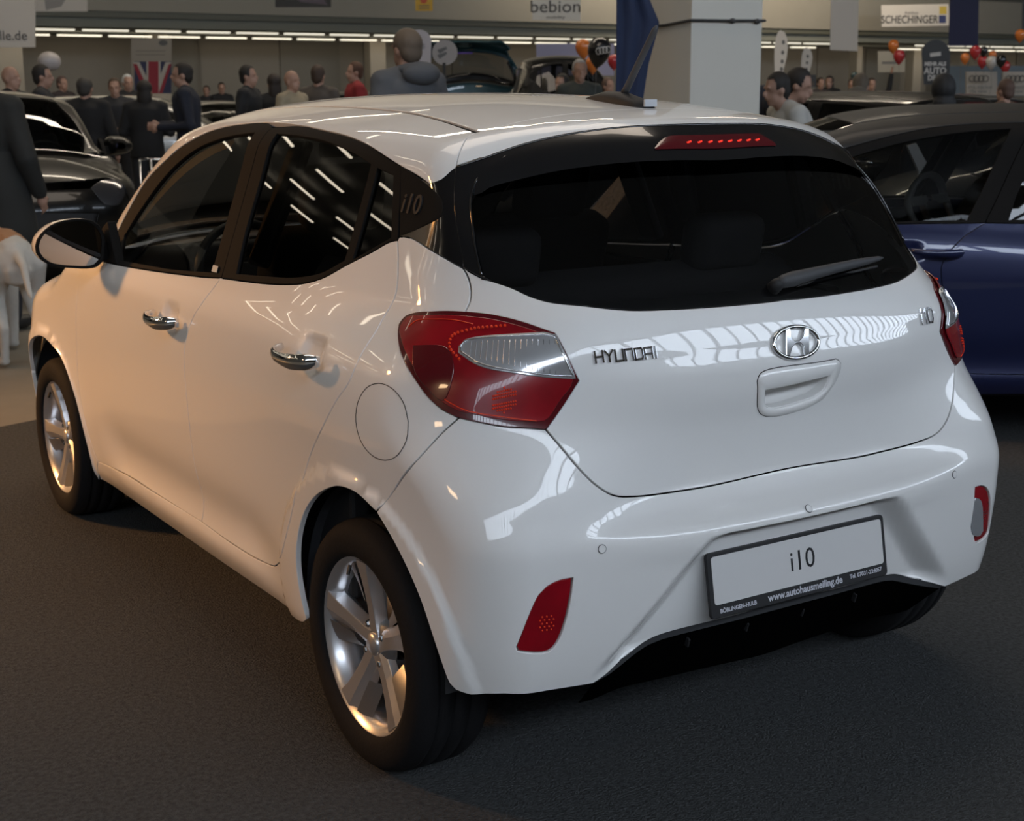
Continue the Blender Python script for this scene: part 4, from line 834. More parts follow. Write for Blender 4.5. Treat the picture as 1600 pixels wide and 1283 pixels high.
# parcel shelf and linings
pad(car, 'parcel_shelf', (0, .50, .98), (1.15, .42, .02), FABRIC, (0, 0, 0), .008); pad(car, 'interior_mirror', (0, 2.22, 1.33), (.24, .03, .06), DARK, (.1, 0, .2), .015)
patch('headliner', LINER, 'top', [[(-.52, .62, 1), (.52, .62, 1)], [(.52, .62, 1), (.50, 2.10, 1)], [(.50, 2.10, 1), (-.50, 2.10, 1)], [(-.50, 2.10, 1), (-.52, .62, 1)]], car, step=.12, gap=0, off=-.03, thick=0)
for o_ in (0, 1):
    f = (lambda p: p) if o_ == 0 else mx
    bm = bmesh.new(); c = -1 if o_ == 0 else 1
    for y0, y1 in ((1.47, 2.50), (.70, 1.40)): box(bm, (c * .75, (y0 + y1) / 2, .66), (.05, y1 - y0, .62))
    box(bm, (c * .60, 1.43, 1.22), (.03, .10, .36), (0, c * -.42, 0)); pass
    bmo('interior_lining', bm, DARK, car, bevel=.01)
# ---------------------------------------------------------------- the exhibition hall
WALLM = mat('hall_wall_paint', (.200, .182, .150), .8, noise=.06, nscale=3)
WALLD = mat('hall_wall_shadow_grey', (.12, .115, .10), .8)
PARA = mat('gallery_parapet_paint', (.27, .25, .205), .8, noise=.05, nscale=2)
BEAM = mat('gallery_beam_paint', (.18, .185, .155), .8)
CEIL = mat('ceiling_paint', (.26, .26, .25), .9)
CARPET = mat('charcoal_carpet', (.060, .063, .064), .95, noise=.75, nscale=75, bump=.9, bscale=160, spec=.10)
TILE = mat('beige_hall_floor', (.17, .15, .115), .6, noise=.1, nscale=8)
LIGHTM = mat('lit_tube', (.9, .9, .8), .5, emit=(1, .93, .76), strength=1.0)
LIGHTC = mat('lit_ceiling_tube', (.9, .9, .8), .5, emit=(1, .86, .66), strength=7)
PANE = mat('daylit_pane', (.8, .85, .9), .3, emit=(.76, .86, 1.0), strength=9)
FH = Vector((math.sin(YAW), math.cos(YAW), 0)); RH = Vector((math.cos(YAW), -math.sin(YAW), 0))
def ray(px, py): return fw + rt * ((px - 800) / CF) - up * ((py - 641.5) / CF)
def flat3(v): return Vector((v.x, v.y, 0))
W1 = flat3(at(100, 145, 39.5)); W2 = flat3(at(1416, 145, 57)); WU = (W2 - W1).normalized(); WN = Vector((WU.y, -WU.x, 0))
if WN.dot(FH) > 0: WN = -WN
def onwall(px, py, out=0.0):
    """point of the back wall (or of a plane parallel to it, `out` metres in front) seen at px,py"""
    r = ray(px, py); O = W1 + WN * out; t = (O - CAM).dot(WN) / r.dot(WN); return CAM + r * t
def ws(px, out=0.0): return (onwall(px, 145, out) - W1).dot(WU)
def wbox(bm, s0, s1, z0, z1, o0, o1):
    M = Matrix(((WU.x, WN.x, 0, W1.x), (WU.y, WN.y, 0, W1.y), (0, 0, 1, 0), (0, 0, 0, 1)))
    v = box(bm, ((s0 + s1) / 2, (o0 + o1) / 2, (z0 + z1) / 2), (s1 - s0, o1 - o0, z1 - z0)); bmesh.ops.transform(bm, matrix=M, verts=v)
def wthing(name, m, *a, parent=None, bevel=0):
    bm = bmesh.new(); wbox(bm, *a); return bmo(name, bm, m, parent, bevel=bevel)
bm = bmesh.new(); box(bm, (14, 20, -.06), (110, 110, .1)); struct(bmo('floor', bm, TILE))
cp = [at_floor(-60, 679), at_floor(60, 655)]; cdir = (cp[1] - cp[0]).normalized(); cnm = Vector((cdir.y, -cdir.x, 0)); a_ = cp[0] - cdir * 3; b_ = cp[0] + cdir * 12
bm = bmesh.new(); vs = [bm.verts.new(Vector((p.x, p.y, 0))) for p in (a_, b_, b_ + cnm * 12, a_ + cnm * 12)]; bm.faces.new(vs); bmesh.ops.extrude_face_region(bm, geom=bm.faces[:]); bmesh.ops.translate(bm, vec=(0, 0, -.008), verts=bm.verts[:4])
tag(bmo('carpet', bm, CARPET), 'charcoal grey carpet laid under the white hatchback', 'carpet')
s0, s1 = -22, 62
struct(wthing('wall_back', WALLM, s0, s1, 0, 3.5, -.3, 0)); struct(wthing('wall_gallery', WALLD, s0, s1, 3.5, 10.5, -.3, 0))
struct(wthing('trim_1', BEAM, s0, s1, 3.12, 3.34, 0, 4.9)); par = struct(wthing('trim_2', PARA, s0, s1, 3.50, 4.62, 4.9, 5.2))
struct(wthing('trim_3', BEAM, s0, s1, 3.12, 3.36, 4.9, 5.05)); struct(wthing('trim_4', mat('dark_olive_band', (.10, .10, .075), .6), s0, s1, 3.35, 3.51, 5.05, 5.15))  # dark olive band below the parapet
wb = bpy.data.objects['wall_back']
for k, px in enumerate((205, 300, 432, 563, 700, 1270, 1345, 1400, 1440, 1505, 1580)):
    s = ws(px); wthing('wall_panel', WALLM if k % 2 else mat('wall_panel_tone', (.16, .15, .125), .8) if 'wall_panel_tone' not in bpy.data.materials else bpy.data.materials['wall_panel_tone'], s + .15, s + 2.1, .3, 3.1, 0, .05, parent=wb)
cl = [(0, 40), (238, 268), (580, 604), (1337, 1345), (1425, 1438)]
for a, b in cl: struct(wthing('trim_5', mat('column_paint', (.30, .27, .22), .7) if 'column_paint' not in bpy.data.materials else bpy.data.materials['column_paint'], ws(a, 1.5), ws(b, 1.5), 0, 3.12, 1.1, 1.5))
tr = bpy.data.objects['trim_1']
for row, (o_, z_) in enumerate(((3.9, 3.075), (1.9, 3.02))):
    s = ws(50, o_) - (.6 if row else 0)
    while s < 52:
        if not (ws(268, o_) < s < ws(280, o_)) and not (ws(1255, o_) < s < ws(1395, o_)): wthing('light_tube', LIGHTM, s, s + 1.15, z_, z_ + .04, o_ - .06, o_ + .06, parent=tr)
        s += 1.36
# other walls and ceiling of the hall, behind and beside the camera
def vwall(name, x0, y0, x1, y1, z0, z1, m):
    bm = bmesh.new(); vs = [bm.verts.new(p) for p in ((x0, y0, z0), (x1, y1, z0), (x1, y1, z1), (x0, y0, z1))]; bm.faces.new(vs); r = bmesh.ops.extrude_face_region(bm, geom=bm.faces[:]); return struct(bmo(name, bm, m))
bm = bmesh.new(); box(bm, (14, 17, 10.3), (104, 100, .2)); ce = struct(bmo('ceiling', bm, CEIL))
wr = bmesh.new(); box(wr, (10, -13.15, 3.4), (90, .3, 6.8)); box(wr, (10, -13.15, 9.9), (90, .3, .8)); wr_ = struct(bmo('wall_rear', wr, WALLM))
wl = bmesh.new(); box(wl, (-26, 14, 5.1), (.3, 62, 10.2)); struct(bmo('wall_left', wl, WALLM)); wl = bmesh.new(); box(wl, (60, 14, 5.1), (.3, 62, 10.2)); struct(bmo('wall_right', wl, WALLM))
# clerestory window band behind the camera, with posts
k = 0; x = -24.5
wf = bmesh.new(); box(wf, (10, -13.1, 8.15), (90, .1, .02)); wfr = struct(bmo('window_1', wf, DARK))
while x < 54:
    bm = bmesh.new(); box(bm, (x + .65, -13.05, 8.15), (1.16, .03, 2.6)); bmo('window_pane', bm, PANE, wfr)
    bm = bmesh.new(); box(bm, (x + 1.30, -12.98, 8.15), (.09 if k % 3 else .20, .12, 2.7)); bmo('window_post', bm, GREYP, wfr)
    x += 1.30; k += 1
tm = None
spots_ = [(-27 + i * 3.7 + (j % 2) * .9, 9.5 + j * 4.0) for j in range(8) for i in range(8) if not (j < 1 and i > 5)] + [(4 + i * 2.1, 26.5 + .25 * i) for i in range(5)]
for x_, y_ in spots_:
    if tm is None: bm = bmesh.new(); box(bm, (0, 0, 0), (1.9, .16, .06)); o = bmo('light_tube', bm, LIGHTC, ce); tm = o.data
    else: o = bpy.data.objects.new('light_tube', tm); COL.objects.link(o); o.parent = ce
    o.location = (x_, y_, 9.7)
c_ = W1 + WU * 12 + WN * 2.8; l_ = area('under_gallery_tubes', (c_.x, c_.y, 3.0), (c_.x - WN.x * 1.5, c_.y - WN.y * 1.5, 1.2), 60, .2, 230, SOFT)
l_.rotation_euler = Matrix(((WU.x, -WN.x * .5, WN.x * .85, 0), (WU.y, -WN.y * .5, WN.y * .85, 0), (0, .85, .5, 0), (0, 0, 0, 1))).to_euler()
# ---------------------------------------------------------------- people: one body surface, clothes and hair over it
def eval_mesh(bm, voxel, name, smooth=3):
    me = bpy.data.meshes.new(name); bm.to_mesh(me); bm.free(); o = bpy.data.objects.new(name, me); COL.objects.link(o)
    r = o.modifiers.new('r', 'REMESH'); r.mode = 'VOXEL'; r.voxel_size = voxel; r.use_smooth_shade = True
    s = o.modifiers.new('s', 'SMOOTH'); s.factor = .5; s.iterations = smooth
    bpy.context.view_layer.update(); m2 = bpy.data.meshes.new_from_object(o.evaluated_get(bpy.context.evaluated_depsgraph_get()))
    bpy.data.objects.remove(o); bpy.data.meshes.remove(me); m2.name = name; return m2
def ell(bm, c, s, rot=None, seg=14):
    r = bmesh.ops.create_uvsphere(bm, u_segments=seg, v_segments=seg - 4, radius=1); v = r['verts']; bmesh.ops.scale(bm, vec=s, verts=v)
    if rot: bmesh.ops.rotate(bm, cent=(0, 0, 0), matrix=Euler(rot).to_matrix(), verts=v)
    bmesh.ops.translate(bm, vec=c, verts=v)
def limb(bm, pts, rad): tube(bm, pts, rad, 10); [ell(bm, p, (r, r, r), seg=8) for p, r in zip(pts, rad)]
# poses: hands (l, r) elbows, torso lean (radians forward), figure faces -y, 1.75 m tall, feet at z=0
POSES = {'stand': dict(lean=0, el=((.27, .02, 1.10), (-.27, .02, 1.10)), ha=((.26, -.10, .86), (-.26, -.10, .86))),
         'hold': dict(lean=.06, el=((.27, .02, 1.12), (-.27, .02, 1.12)), ha=((.10, -.30, 1.10), (-.10, -.30, 1.12))),
         'lean': dict(lean=.45, el=((.27, -.22, 1.02), (-.27, -.22, 1.02)), ha=((.20, -.48, .92), (-.20, -.48, .92))),
         'bend': dict(lean=.85, el=((.27, -.50, .92), (-.27, -.50, .92)), ha=((.20, -.70, .72), (-.20, -.70, .72))),
         'wave': dict(lean=0, el=((.34, -.02, 1.50), (-.27, .02, 1.10)), ha=((.36, -.06, 1.84), (-.26, -.10, .86)))}
_cache = {}
def figure(pose):
    if pose in _cache: return _cache[pose]
    P = POSES[pose]; L = P['lean']; hip = Vector((0, 0, .93))
    def tf(p): v = Vector(p) - hip; return hip + Matrix.Rotation(L, 3, 'X') @ v
    sh = [tf((.175, 0, 1.43)), tf((-.175, 0, 1.43))]; el = [Vector(e) for e in P['el']]; ha = [Vector(h) for h in P['ha']]
    def trunk(bm, g):
        tube(bm, [tf((0, .005, z)) for z in (.86, .93, 1.02, 1.12, 1.22, 1.32, 1.40, 1.45, 1.485)], [r + g for r in (.155, .168, .158, .148, .160, .176, .172, .130, .075)], 24, flat=.70)
        for s in sh: ell(bm, s, (.062 + g * .7, .062 + g * .7, .060 + g * .6))
        limb(bm, [sh[0] + Vector((-.02, 0, .0)), tf((.05, .01, 1.475))], [.055 + g * .7, .05 + g * .5]); limb(bm, [sh[1] + Vector((.02, 0, .0)), tf((-.05, .01, 1.475))], [.055 + g * .7, .05 + g * .5])
    def legs(bm, g):
        for sx in (1, -1): limb(bm, [(sx * .09, 0, .92), (sx * .10, -.012, .50), (sx * .105, .03, .085)], [.088 + g, .056 + g, .042 + g])
    def arms(bm, g, hand=True):
        for s, e, h in zip(sh, el, ha): limb(bm, [s, e, e.lerp(h, .95)], [.056 + g, .044 + g, .032 + g])
    bm = bmesh.new(); trunk(bm, 0); legs(bm, 0); arms(bm, 0)
    hd = tf((0, -.01, 1.62)); T = Matrix.Rotation(L * .35, 3, 'X')
    def hp(x, y, z): return hd + T @ Vector((x, y, z))
    tube(bm, [tf((0, .01, 1.40)), hp(0, .012, -.09), hp(0, .005, -.02)], [.062, .055, .055], 10)
    ell(bm, hp(0, .012, .03), (.075, .092, .098)); ell(bm, hp(0, -.022, -.045), (.056, .062, .065)); ell(bm, hp(0, -.055, -.088), (.028, .026, .020))
    ell(bm, hp(0, -.096, -.012), (.012, .018, .024)); ell(bm, hp(0, -.086, -.052), (.024, .012, .010))
    for sx in (1, -1): ell(bm, hp(sx * .074, .012, -.005), (.010, .020, .032), seg=8); ell(bm, hp(sx * .03, -.078, .030), (.020, .012, .009), seg=8)
    for k, (e, h) in enumerate(zip(el, ha)):
        d = (h - e).normalized(); sx = 1 if k == 0 else -1; n = Vector((sx, 0, 0)).cross(d).normalized() if abs(d.x) < .9 else Vector((0, 0, 1))
        ell(bm, h + d * .035, (.030, .036, .045), seg=8)
        for f in range(4):
            b = h + d * .065 + n * (f - 1.5) * .018; tube(bm, [b, b + d * .035, b + d * .058 - Vector((sx * .018, 0, 0))], [.0085, .008, .007], 6)
        b = h + d * .02 + n * .035; tube(bm, [b, b + d * .03 + n * .018, b + d * .05 + n * .016], [.010, .009, .008], 6)
    for sx in (1, -1): ell(bm, (sx * .105, -.05, .04), (.04, .12, .038))
    body = eval_mesh(bm, .0115, 'person', 1)
    bm = bmesh.new(); trunk(bm, .028); 
    for s, e, h in zip(sh, el, ha): limb(bm, [s, e, e.lerp(h, .92)], [.074, .062, .048])
    tube(bm, [tf((0, 0, .80)), tf((0, 0, .90)), tf((0, 0, .98))], [.20, .195, .185], 24, flat=.72); 
    tube(bm, [tf((0, .015, 1.44)), tf((0, .015, 1.50))], [.088, .074], 14)
    jacket = eval_mesh(bm, .017, 'jacket', 8)
    bm = bmesh.new(); legs(bm, .018); ell(bm, (0, 0, .93), (.168, .12, .12)); trousers = eval_mesh(bm, .018, 'trousers', 3)
    shoes = []
    bm = bmesh.new(); [ell(bm, (sx * .105, -.055, .042), (.048, .138, .045)) for sx in (1,)]; shoes = eval_mesh(bm, .014, 'shoe', 1)
    def hairm(kind):
        bm = bmesh.new()
        if kind == 'short':
            ell(bm, hp(0, .020, .042), (.083, .098, .098)); ell(bm, hp(0, .055, -.01), (.070, .055, .075))
        elif kind == 'long':
            ell(bm, hp(0, .022, .042), (.088, .104, .100)); ell(bm, hp(0, .060, -.07), (.085, .060, .15))
        elif kind == 'crop':
            ell(bm, hp(0, .028, -.005), (.081, .092, .080))
        elif kind == 'hood':
            ell(bm, hp(0, .026, .020), (.100, .112, .125)); ell(bm, hp(0, .06, -.10), (.10, .075, .075))
        # open the face: cut everything in front
        me = eval_mesh(bm, .0125, 'hair', 2); b2 = bmesh.new(); b2.from_mesh(me)
        c = hp(0, -.052, .030 if kind != 'crop' else .0)
        dl = [v for v in b2.verts if (v.co - hd).dot(T @ Vector((0, -1, 0))) > (.035 if kind != 'hood' else .06) and (v.co - hd).dot(T @ Vector((0, 0, 1))) < (.088 if kind != 'crop' else .2)]
        bmesh.ops.delete(b2, geom=dl, context='VERTS'); b2.to_mesh(me); b2.free(); return me
    _cache[pose] = dict(body=body, jacket=jacket, trousers=trousers, shoe=shoes, hair=hairm, hairs={}, hp=hp, tf=tf)
    return _cache[pose]
SKIN = mat('skin', (.36, .21, .15), .55); HAIRC = {}
def cm(name, col, rough=.85):
    return bpy.data.materials.get(name) or mat(name, col, rough)
def oput(name, me, m, parent):
    me2 = me
    if not me2.materials: me2.materials.append(None)
    o = bpy.data.objects.new(name, me2); COL.objects.link(o); o.parent = parent; o.material_slots[0].link = 'OBJECT'; o.material_slots[0].material = m; return o
def person(px, ytop, d, face, pose, jacket, hair, haircol, label, trousers=(.02, .02, .024), group=None, wide=1.0, skin=None):
    """face: heading in degrees as seen in the picture, 0 towards the camera, 90 to picture right, 180 away, -90 left"""
    f = figure(pose); p = at(px, ytop, d); H = p.z; topz = {'stand': 1.762, 'hold': 1.755, 'lean': 1.66, 'bend': 1.40, 'wave': 1.762}[pose]
    s = H / topz; sc = min(1.12, max(.88, s))
    ang = math.atan2(FH.x, FH.y)   # the figure faces -y; toward the camera means -FH
    a = -ang + R(face); b = oput('person', f['body'], skin or SKIN, None)
    # bent figures: bring the head over the pixel
    hx = f['hp'](0, 0, 0); off = Matrix.Rotation(a, 3, 'Z') @ Vector((hx.x * sc, hx.y * sc, 0))
    b.location = (p.x - off.x, p.y - off.y, 0 if abs(s - sc) < .08 else H - topz * sc); b.rotation_euler = (0, 0, a); b.scale = (sc * wide, sc * wide, sc)
    b.location.z = max(0, 0)
    tag(b, label, 'person', group)
    j = oput('jacket', f['jacket'], cm('cloth_%.3f_%.3f_%.3f' % jacket, jacket), b); t = oput('trousers', f['trousers'], cm('cloth_%.3f_%.3f_%.3f' % trousers, trousers), b)
    for sx in (0, 1):
        sh_ = oput('shoe', f['shoe'], cm('shoe_black', (.012, .012, .012), .5), b)
        if sx: sh_.location = (-.21, 0, 0)
    if hair:
        if hair not in f['hairs']: f['hairs'][hair] = f['hair'](hair)
        oput('hood' if hair == 'hood' else 'hair', f['hairs'][hair], cm('hair_%.3f_%.3f_%.3f' % haircol, haircol, .7), b)
    return b
BLK, NAVY, DGR = (.010, .010, .011), (.010, .013, .024), (.022, .022, .024)
BRN, DKH, GRY = (.035, .022, .014), (.012, .009, .007), (.20, .19, .18)
person(16, 101, 15, 75, 'stand', BLK, None, DKH, 'balding man in a dark jacket at the far left behind the black car')
person(66, 100, 15.8, 100, 'hold', DGR, 'short', DKH, 'dark haired man in a grey suit with a pale collar beside the left column')
person(97, 118, 24.5, 60, 'stand', (.03, .022, .022), 'short', (.10, .06, .05), 'distant person in a brown coat behind the man in the grey suit')
person(132, 120, 16.3, 176, 'stand', BLK, 'short', (.04, .035, .03), 'person in a wide black coat seen from behind next to the black car', wide=1.15)
person(178, 121, 18.3, 10, 'hold', DGR, 'short', (.06, .035, .02), 'brown haired man facing the camera and looking down between two black coats')
person(199, 115, 22, 30, 'stand', BLK, 'short', (.5, .5, .48), 'distant person with a pale cap below the flag banner')
person(225, 125, 16.8, 185, 'hold', BLK, 'long', DKH, 'person with long black hair and black coat seen from behind', wide=1.1)
person(283, 97, 15.5, -80, 'hold', NAVY, 'short', DKH, 'tall man in a navy jacket looking left beside the flag banner', wide=1.05)
person(322, 133, 33, 0, 'stand', DGR, 'short', DKH, 'small distant visitor left of the pair by the wall')
person(346, 128, 31, 20, 'stand', BLK, 'short', BRN, 'small distant visitor in black right of the other by the wall')
person(388, 100, 17, 80, 'stand', (.014, .015, .017), 'short', DKH, 'dark haired man in a charcoal jacket with his back turned above the car roof')
person(427, 114, 18, 200, 'stand', BLK, 'long', (.025, .017, .013), 'woman with long dark hair beside the bald man')
person(456, 108, 16.5, 60, 'stand', (.30, .25, .17), None, DKH, 'bald man in a beige shirt above the car roof')
person(497, 100, 17.5, 165, 'stand', (.075, .062, .052), 'short', (.05, .03, .02), 'brown haired man in a brown jacket seen from behind')
person(553, 95, 19.3, -70, 'stand', (.22, .015, .018), 'short', (.07, .03, .015), 'red haired man in a red jacket looking left')
person(634, 44, 10, -140, 'hold', (.085, .09, .10), 'short', (.12, .09, .065), 'large man in a grey hooded jacket seen from behind above the roof', wide=1.1)
person(906, 91, 16.5, 5, 'stand', (.03, .035, .03), 'short', (.30, .29, .28), 'white haired bearded man facing the camera under the balloons')
person(877, 114, 17.6, -40, 'stand', BLK, 'long', DKH, 'dark haired woman in front of the bearded man')
person(951, 120, 20.5, 40, 'stand', (.05, .03, .02), 'short', (.10, .06, .045), 'distant brown haired visitor left of the blue banner')
person(1214, 117, 10.4, -75, 'lean', (.42, .41, .38), 'short', DKH, 'dark haired man in a white shirt leaning left beside the white pillar')
person(1249, 122, 11.6, 70, 'bend', NAVY, 'short', DKH, 'bending person in a navy coat behind the man in the white shirt')
person(1345, 126, 15.5, 160, 'bend', (.085, .075, .062), 'short', (.09, .07, .05), 'person in a grey brown coat bending over the black car')
person(1474, 114, 10.9, 185, 'stand', BLK, 'hood', BLK, 'person in a black hooded coat right of the black display flag')
person(1571, 122, 14, -150, 'stand', (.10, .06, .04), 'short', (.09, .05, .035), 'brown haired person at the right edge beside the sign counter')
person(1283, 120, 30, 20, 'stand', (.05, .04, .035), 'short', BRN, 'small distant visitor left of the others under the gallery')
person(1296, 118, 31, -30, 'stand', BLK, 'long', DKH, 'small distant visitor in black right of the wall poster')
person(1363, 121, 27, 10, 'wave', BLK, 'short', BRN, 'small distant visitor raising one arm under the two balloons')
person(1333, 121, 24.5, -20, 'stand', (.04, .035, .03), 'long', DKH, 'small distant visitor behind the bending grey brown coat')
bgm = [o for o in COL.objects if o.get('label', '').startswith('large man')][0]; bm = bmesh.new(); ell(bm, (0, .095, 1.475), (.125, .075, .075)); ell(bm, (0, .03, 1.50), (.105, .09, .045)); bmo('hood', bm, cm('cloth_0.085_0.090_0.100', (.06, .07, .085)), bgm, True)
fp = person(-36, 82, 9.1, 165, 'stand', (.013, .014, .013), 'short', DKH, 'person in a long dark coat cut off by the left edge beside the dog', wide=1.18)
# long coat skirt of the nearest figure
bm = bmesh.new(); lathe(bm, [(.20, 1.15), (.23, .95), (.26, .70), (.285, .48), (.27, .47), (.20, .9)], 24, 'z'); bmesh.ops.scale(bm, vec=(1, .8, 1), verts=bm.verts); bmo('coat_skirt', bm, cm('cloth_%.3f_%.3f_%.3f' % (.013, .014, .013), (.013, .014, .013)), fp, True)
# ---------------------------------------------------------------- the dog, seen from behind
def dog():
    bm = bmesh.new(); W = .72 / .62
    limb(bm, [(0, .10, .53), (0, -.05, .55), (0, -.25, .53), (0, -.42, .55)], [.105, .11, .12, .105])
    limb(bm, [(0, .12, .52), (0, .16, .47)], [.10, .085])
    limb(bm, [(0, -.45, .58), (0, -.56, .72), (0, -.60, .78)], [.085, .065, .06]); ell(bm, (0, -.64, .80), (.065, .085, .068)); limb(bm, [(0, -.70, .785), (0, -.79, .765)], [.042, .03])
    for sx in (1, -1):
        limb(bm, [(sx * .075, .10, .50), (sx * .095, .04, .33), (sx * .085, .17, .19), (sx * .085, .13, .03)], [.085, .055, .026, .022]); ell(bm, (sx * .085, .10, .022), (.032, .055, .024), seg=10)
        limb(bm, [(sx * .08, -.40, .48), (sx * .085, -.37, .28), (sx * .085, -.40, .03)], [.06, .036, .024]); ell(bm, (sx * .085, -.425, .022), (.032, .052, .024), seg=10)
        ell(bm, (sx * .06, -.62, .82), (.014, .035, .05), (0, sx * .5, 0), seg=8)
    limb(bm, [(0, .20, .55), (0, .30, .50), (0, .36, .40), (0, .40, .36)], [.026, .022, .016, .010])
    me = eval_mesh(bm, .011, 'dog', 2); fur = mat('white_dog_fur', (.42, .40, .36), .9, noise=.08, nscale=30)
    tan = mat('tan_dog_fur', (.30, .15, .07), .9, noise=.15, nscale=30); me.materials.append(fur); me.materials.append(tan)
    for p in me.polygons:
        c = p.center; p.material_index = 1 if (c.z > .555 and -.34 < c.y < .10 + .02 * math.sin(40 * c.x)) or (c.y < -.58 and abs(c.x) > .03 and c.z > .76) else 0
    o = bpy.data.objects.new('dog', me); COL.objects.link(o); return o
dg = dog(); g = at(13, 400, 8.2); dg.location = (g.x, g.y, 0); dg.rotation_euler = (0, 0, -math.atan2(FH.x, FH.y) + R(180 + 32)); dg.scale = (1.16, 1.16, 1.16)
tag(dg, 'white dog with a tan back standing at the left edge', 'dog')
# ---------------------------------------------------------------- flat things that hang or stand facing the camera
def vpts(pxs, d, yaw=0.0, c=None):
    """pixels -> points on an upright plane d metres away; yaw turns the plane about its middle"""
    cx = sum(p[0] for p in pxs) / len(pxs) if c is None else c; O = at(cx, 300, d)
    n = Vector((math.sin(YAW + yaw), math.cos(YAW + yaw), 0)); return [CAM + ray(*p) * ((O - CAM).dot(n) / ray(*p).dot(n)) for p in pxs], n
def vpoly(name, pxs, d, m, thick=.02, parent=None, yaw=0.0, off=0.0, c=None, bevel=0):
    P, n = vpts(pxs, d, yaw, c); bm = bmesh.new()
    a = [bm.verts.new(p - n * off) for p in P]; b = [bm.verts.new(p + n * (thick - off)) for p in P]; k = len(P)
    bm.faces.new(a); bm.faces.new(b[::-1])
    for i in range(k): bm.faces.new((a[i], b[i], b[(i + 1) % k], a[(i + 1) % k]))
    return bmo(name, bm, m, parent, bevel=bevel)
def rect(x0, y0, x1, y1): return [(x0, y0), (x1, y0), (x1, y1), (x0, y1)]
def vtext(name, s, px, py, hpx, d, m, parent, yaw=0.0, c=None, sx=1.0, bold=0, off=.012):
    P, n = vpts([(px, py)], d, yaw, px if c is None else c); return text(name, s, hpx * d / CF * 1.35, frame(P[0] - n * off, (math.cos(YAW + yaw), -math.sin(YAW + yaw), 0), -n), m, parent, .0008, bold, sx=sx)
def rpoly(cx, cy, rx, ry, n=20, a0=0): return [(cx + rx * math.cos(a0 + 2 * PI * k / n), cy + ry * math.sin(a0 + 2 * PI * k / n)) for k in range(n)]
SIGNW = mat('sign_white', (.50, .47, .43), .7); SIGNG = mat('sign_grey_print', (.10, .10, .10), .7); SIGND = mat('sign_dark_print', (.03, .03, .03), .6)
# the pillar
pd = 9.3; wpil = .565; al = R(27.5); e1 = RH * math.cos(al) + FH * math.sin(al); e2 = -RH * math.sin(al) + FH * math.cos(al)
pc = flat3(at(1078, 145, pd))
bm = bmesh.new(); M = Matrix(((e1.x, e2.x, 0, pc.x), (e1.y, e2.y, 0, pc.y), (0, 0, 1, 0), (0, 0, 0, 1)))
v = box(bm, (wpil / 2, wpil / 2, 5), (wpil, wpil, 9.9)); bmesh.ops.transform(bm, matrix=M, verts=v)
pil = bmo('trim_6', bm, mat('pillar_white', (.56, .54, .48), .75, noise=.03, nscale=2), bevel=.006); struct(pil)
bm = bmesh.new(); zs = at(1078, 33, pd).z
tube(bm, [M @ Vector(p) for p in ((-.02, wpil + .02, zs - .02), (-.012, wpil * .5, zs - .018), (-.012, -.012, zs), (wpil * .5, -.014, zs + .002), (wpil + .012, -.012, zs + .008), (wpil + .012, wpil, zs))], .010, 6)
sp = bmo('strap', bm, SIGND); tag(sp, 'thin dark strap tied round the white pillar', 'strap')
for t in (.55, .9): bm = bmesh.new(); ell(bm, M @ Vector((wpil * t, -.018, zs + .002)), (.028, .018, .018), seg=8); bmo('knot', bm, SIGND, sp, True)
# blue banner hanging left of the pillar, with folds
BLUE = mat('navy_banner_cloth', (.010, .020, .058), .8, noise=.15, nscale=3)
P, n = vpts([(962, -14), (1012, -14), (1028, 36), (1012, 100), (1004, 165), (962, 165)], 9.05, -.2); bm = bmesh.new(); A = []; B = []
rows = 40
for r in range(rows + 1):
    t = r / rows; py = -260 + 436 * t; xr = np.interp(py, [-260, -14, 36, 100, 176], [975, 1010, 1031, 1014, 1002]); L = []
    for c in range(13):
        px = 962 + (xr - 962) * c / 12; q, n = vpts([(px, py)], 9.05, -.2, 990); L.append(bm.verts.new(q[0] - n * (.02 * math.sin(c * 1.3 + t * 3) * (1 - abs(2 * t - 1) * .5))))
    A.append(L)
for r in range(rows):
    for c in range(12): bm.faces.new((A[r][c], A[r][c + 1], A[r + 1][c + 1], A[r + 1][c]))
ob = bmo('banner', bm, BLUE, None, True); md = ob.modifiers.new('solid', 'SOLIDIFY'); md.thickness = .006; bm = bmesh.new(); q0 = vpts([(955, -262)], 9.05, -.2, 990)[0][0]; tube(bm, [q0, M @ Vector((.1, .1, q0.z + .1))], .015, 8); bmo('banner_rod', bm, SIGND, ob); tag(ob, 'navy blue cloth banner hanging left of the white pillar', 'banner')
# hanging and wall signs
o = vpoly('hanging_sign', rect(-40, -30, 54, 74), 24, SIGNW, .05); tag(o, 'white hanging sign cut off by the top left corner', 'sign'); vtext('sign_text', 'ulle.de', 16, 56, 15, 24, SIGNG, o)
o = vpoly('hanging_sign', rect(54, -30, 136, 18), 30, SIGNW, .05); tag(o, 'white hanging board right of the corner sign', 'sign'); vpoly('board_print', [(66, -30), (120, -30), (96, 10), (72, 16)], 30, mat('sign_pale_grey', (.26, .25, .24), .7), .003, o, off=.004)
o = vpoly('wall_poster', rect(430, -12, 517, 11), 33.5, SIGND, .04); tag(o, 'dark landscape poster on the gallery front at the top edge', 'poster')
vpoly('poster_print', [(445, -12), (500, -12), (512, 8), (470, 3)], 33.5, mat('poster_mauve', (.10, .08, .10), .7), .003, o, off=.004)
o = vpoly('warning_sign', rect(649, -12, 676, 17), 35.5, mat('yellow_sign', (.50, .30, .03), .6), .04); tag(o, 'small yellow warning sign on the gallery front', 'sign'); vpoly('sign_ring', rpoly(662, 0, 5.5, 5.5), 35.5, mat('sign_red', (.45, .07, .03), .6), .003, o, off=.004)
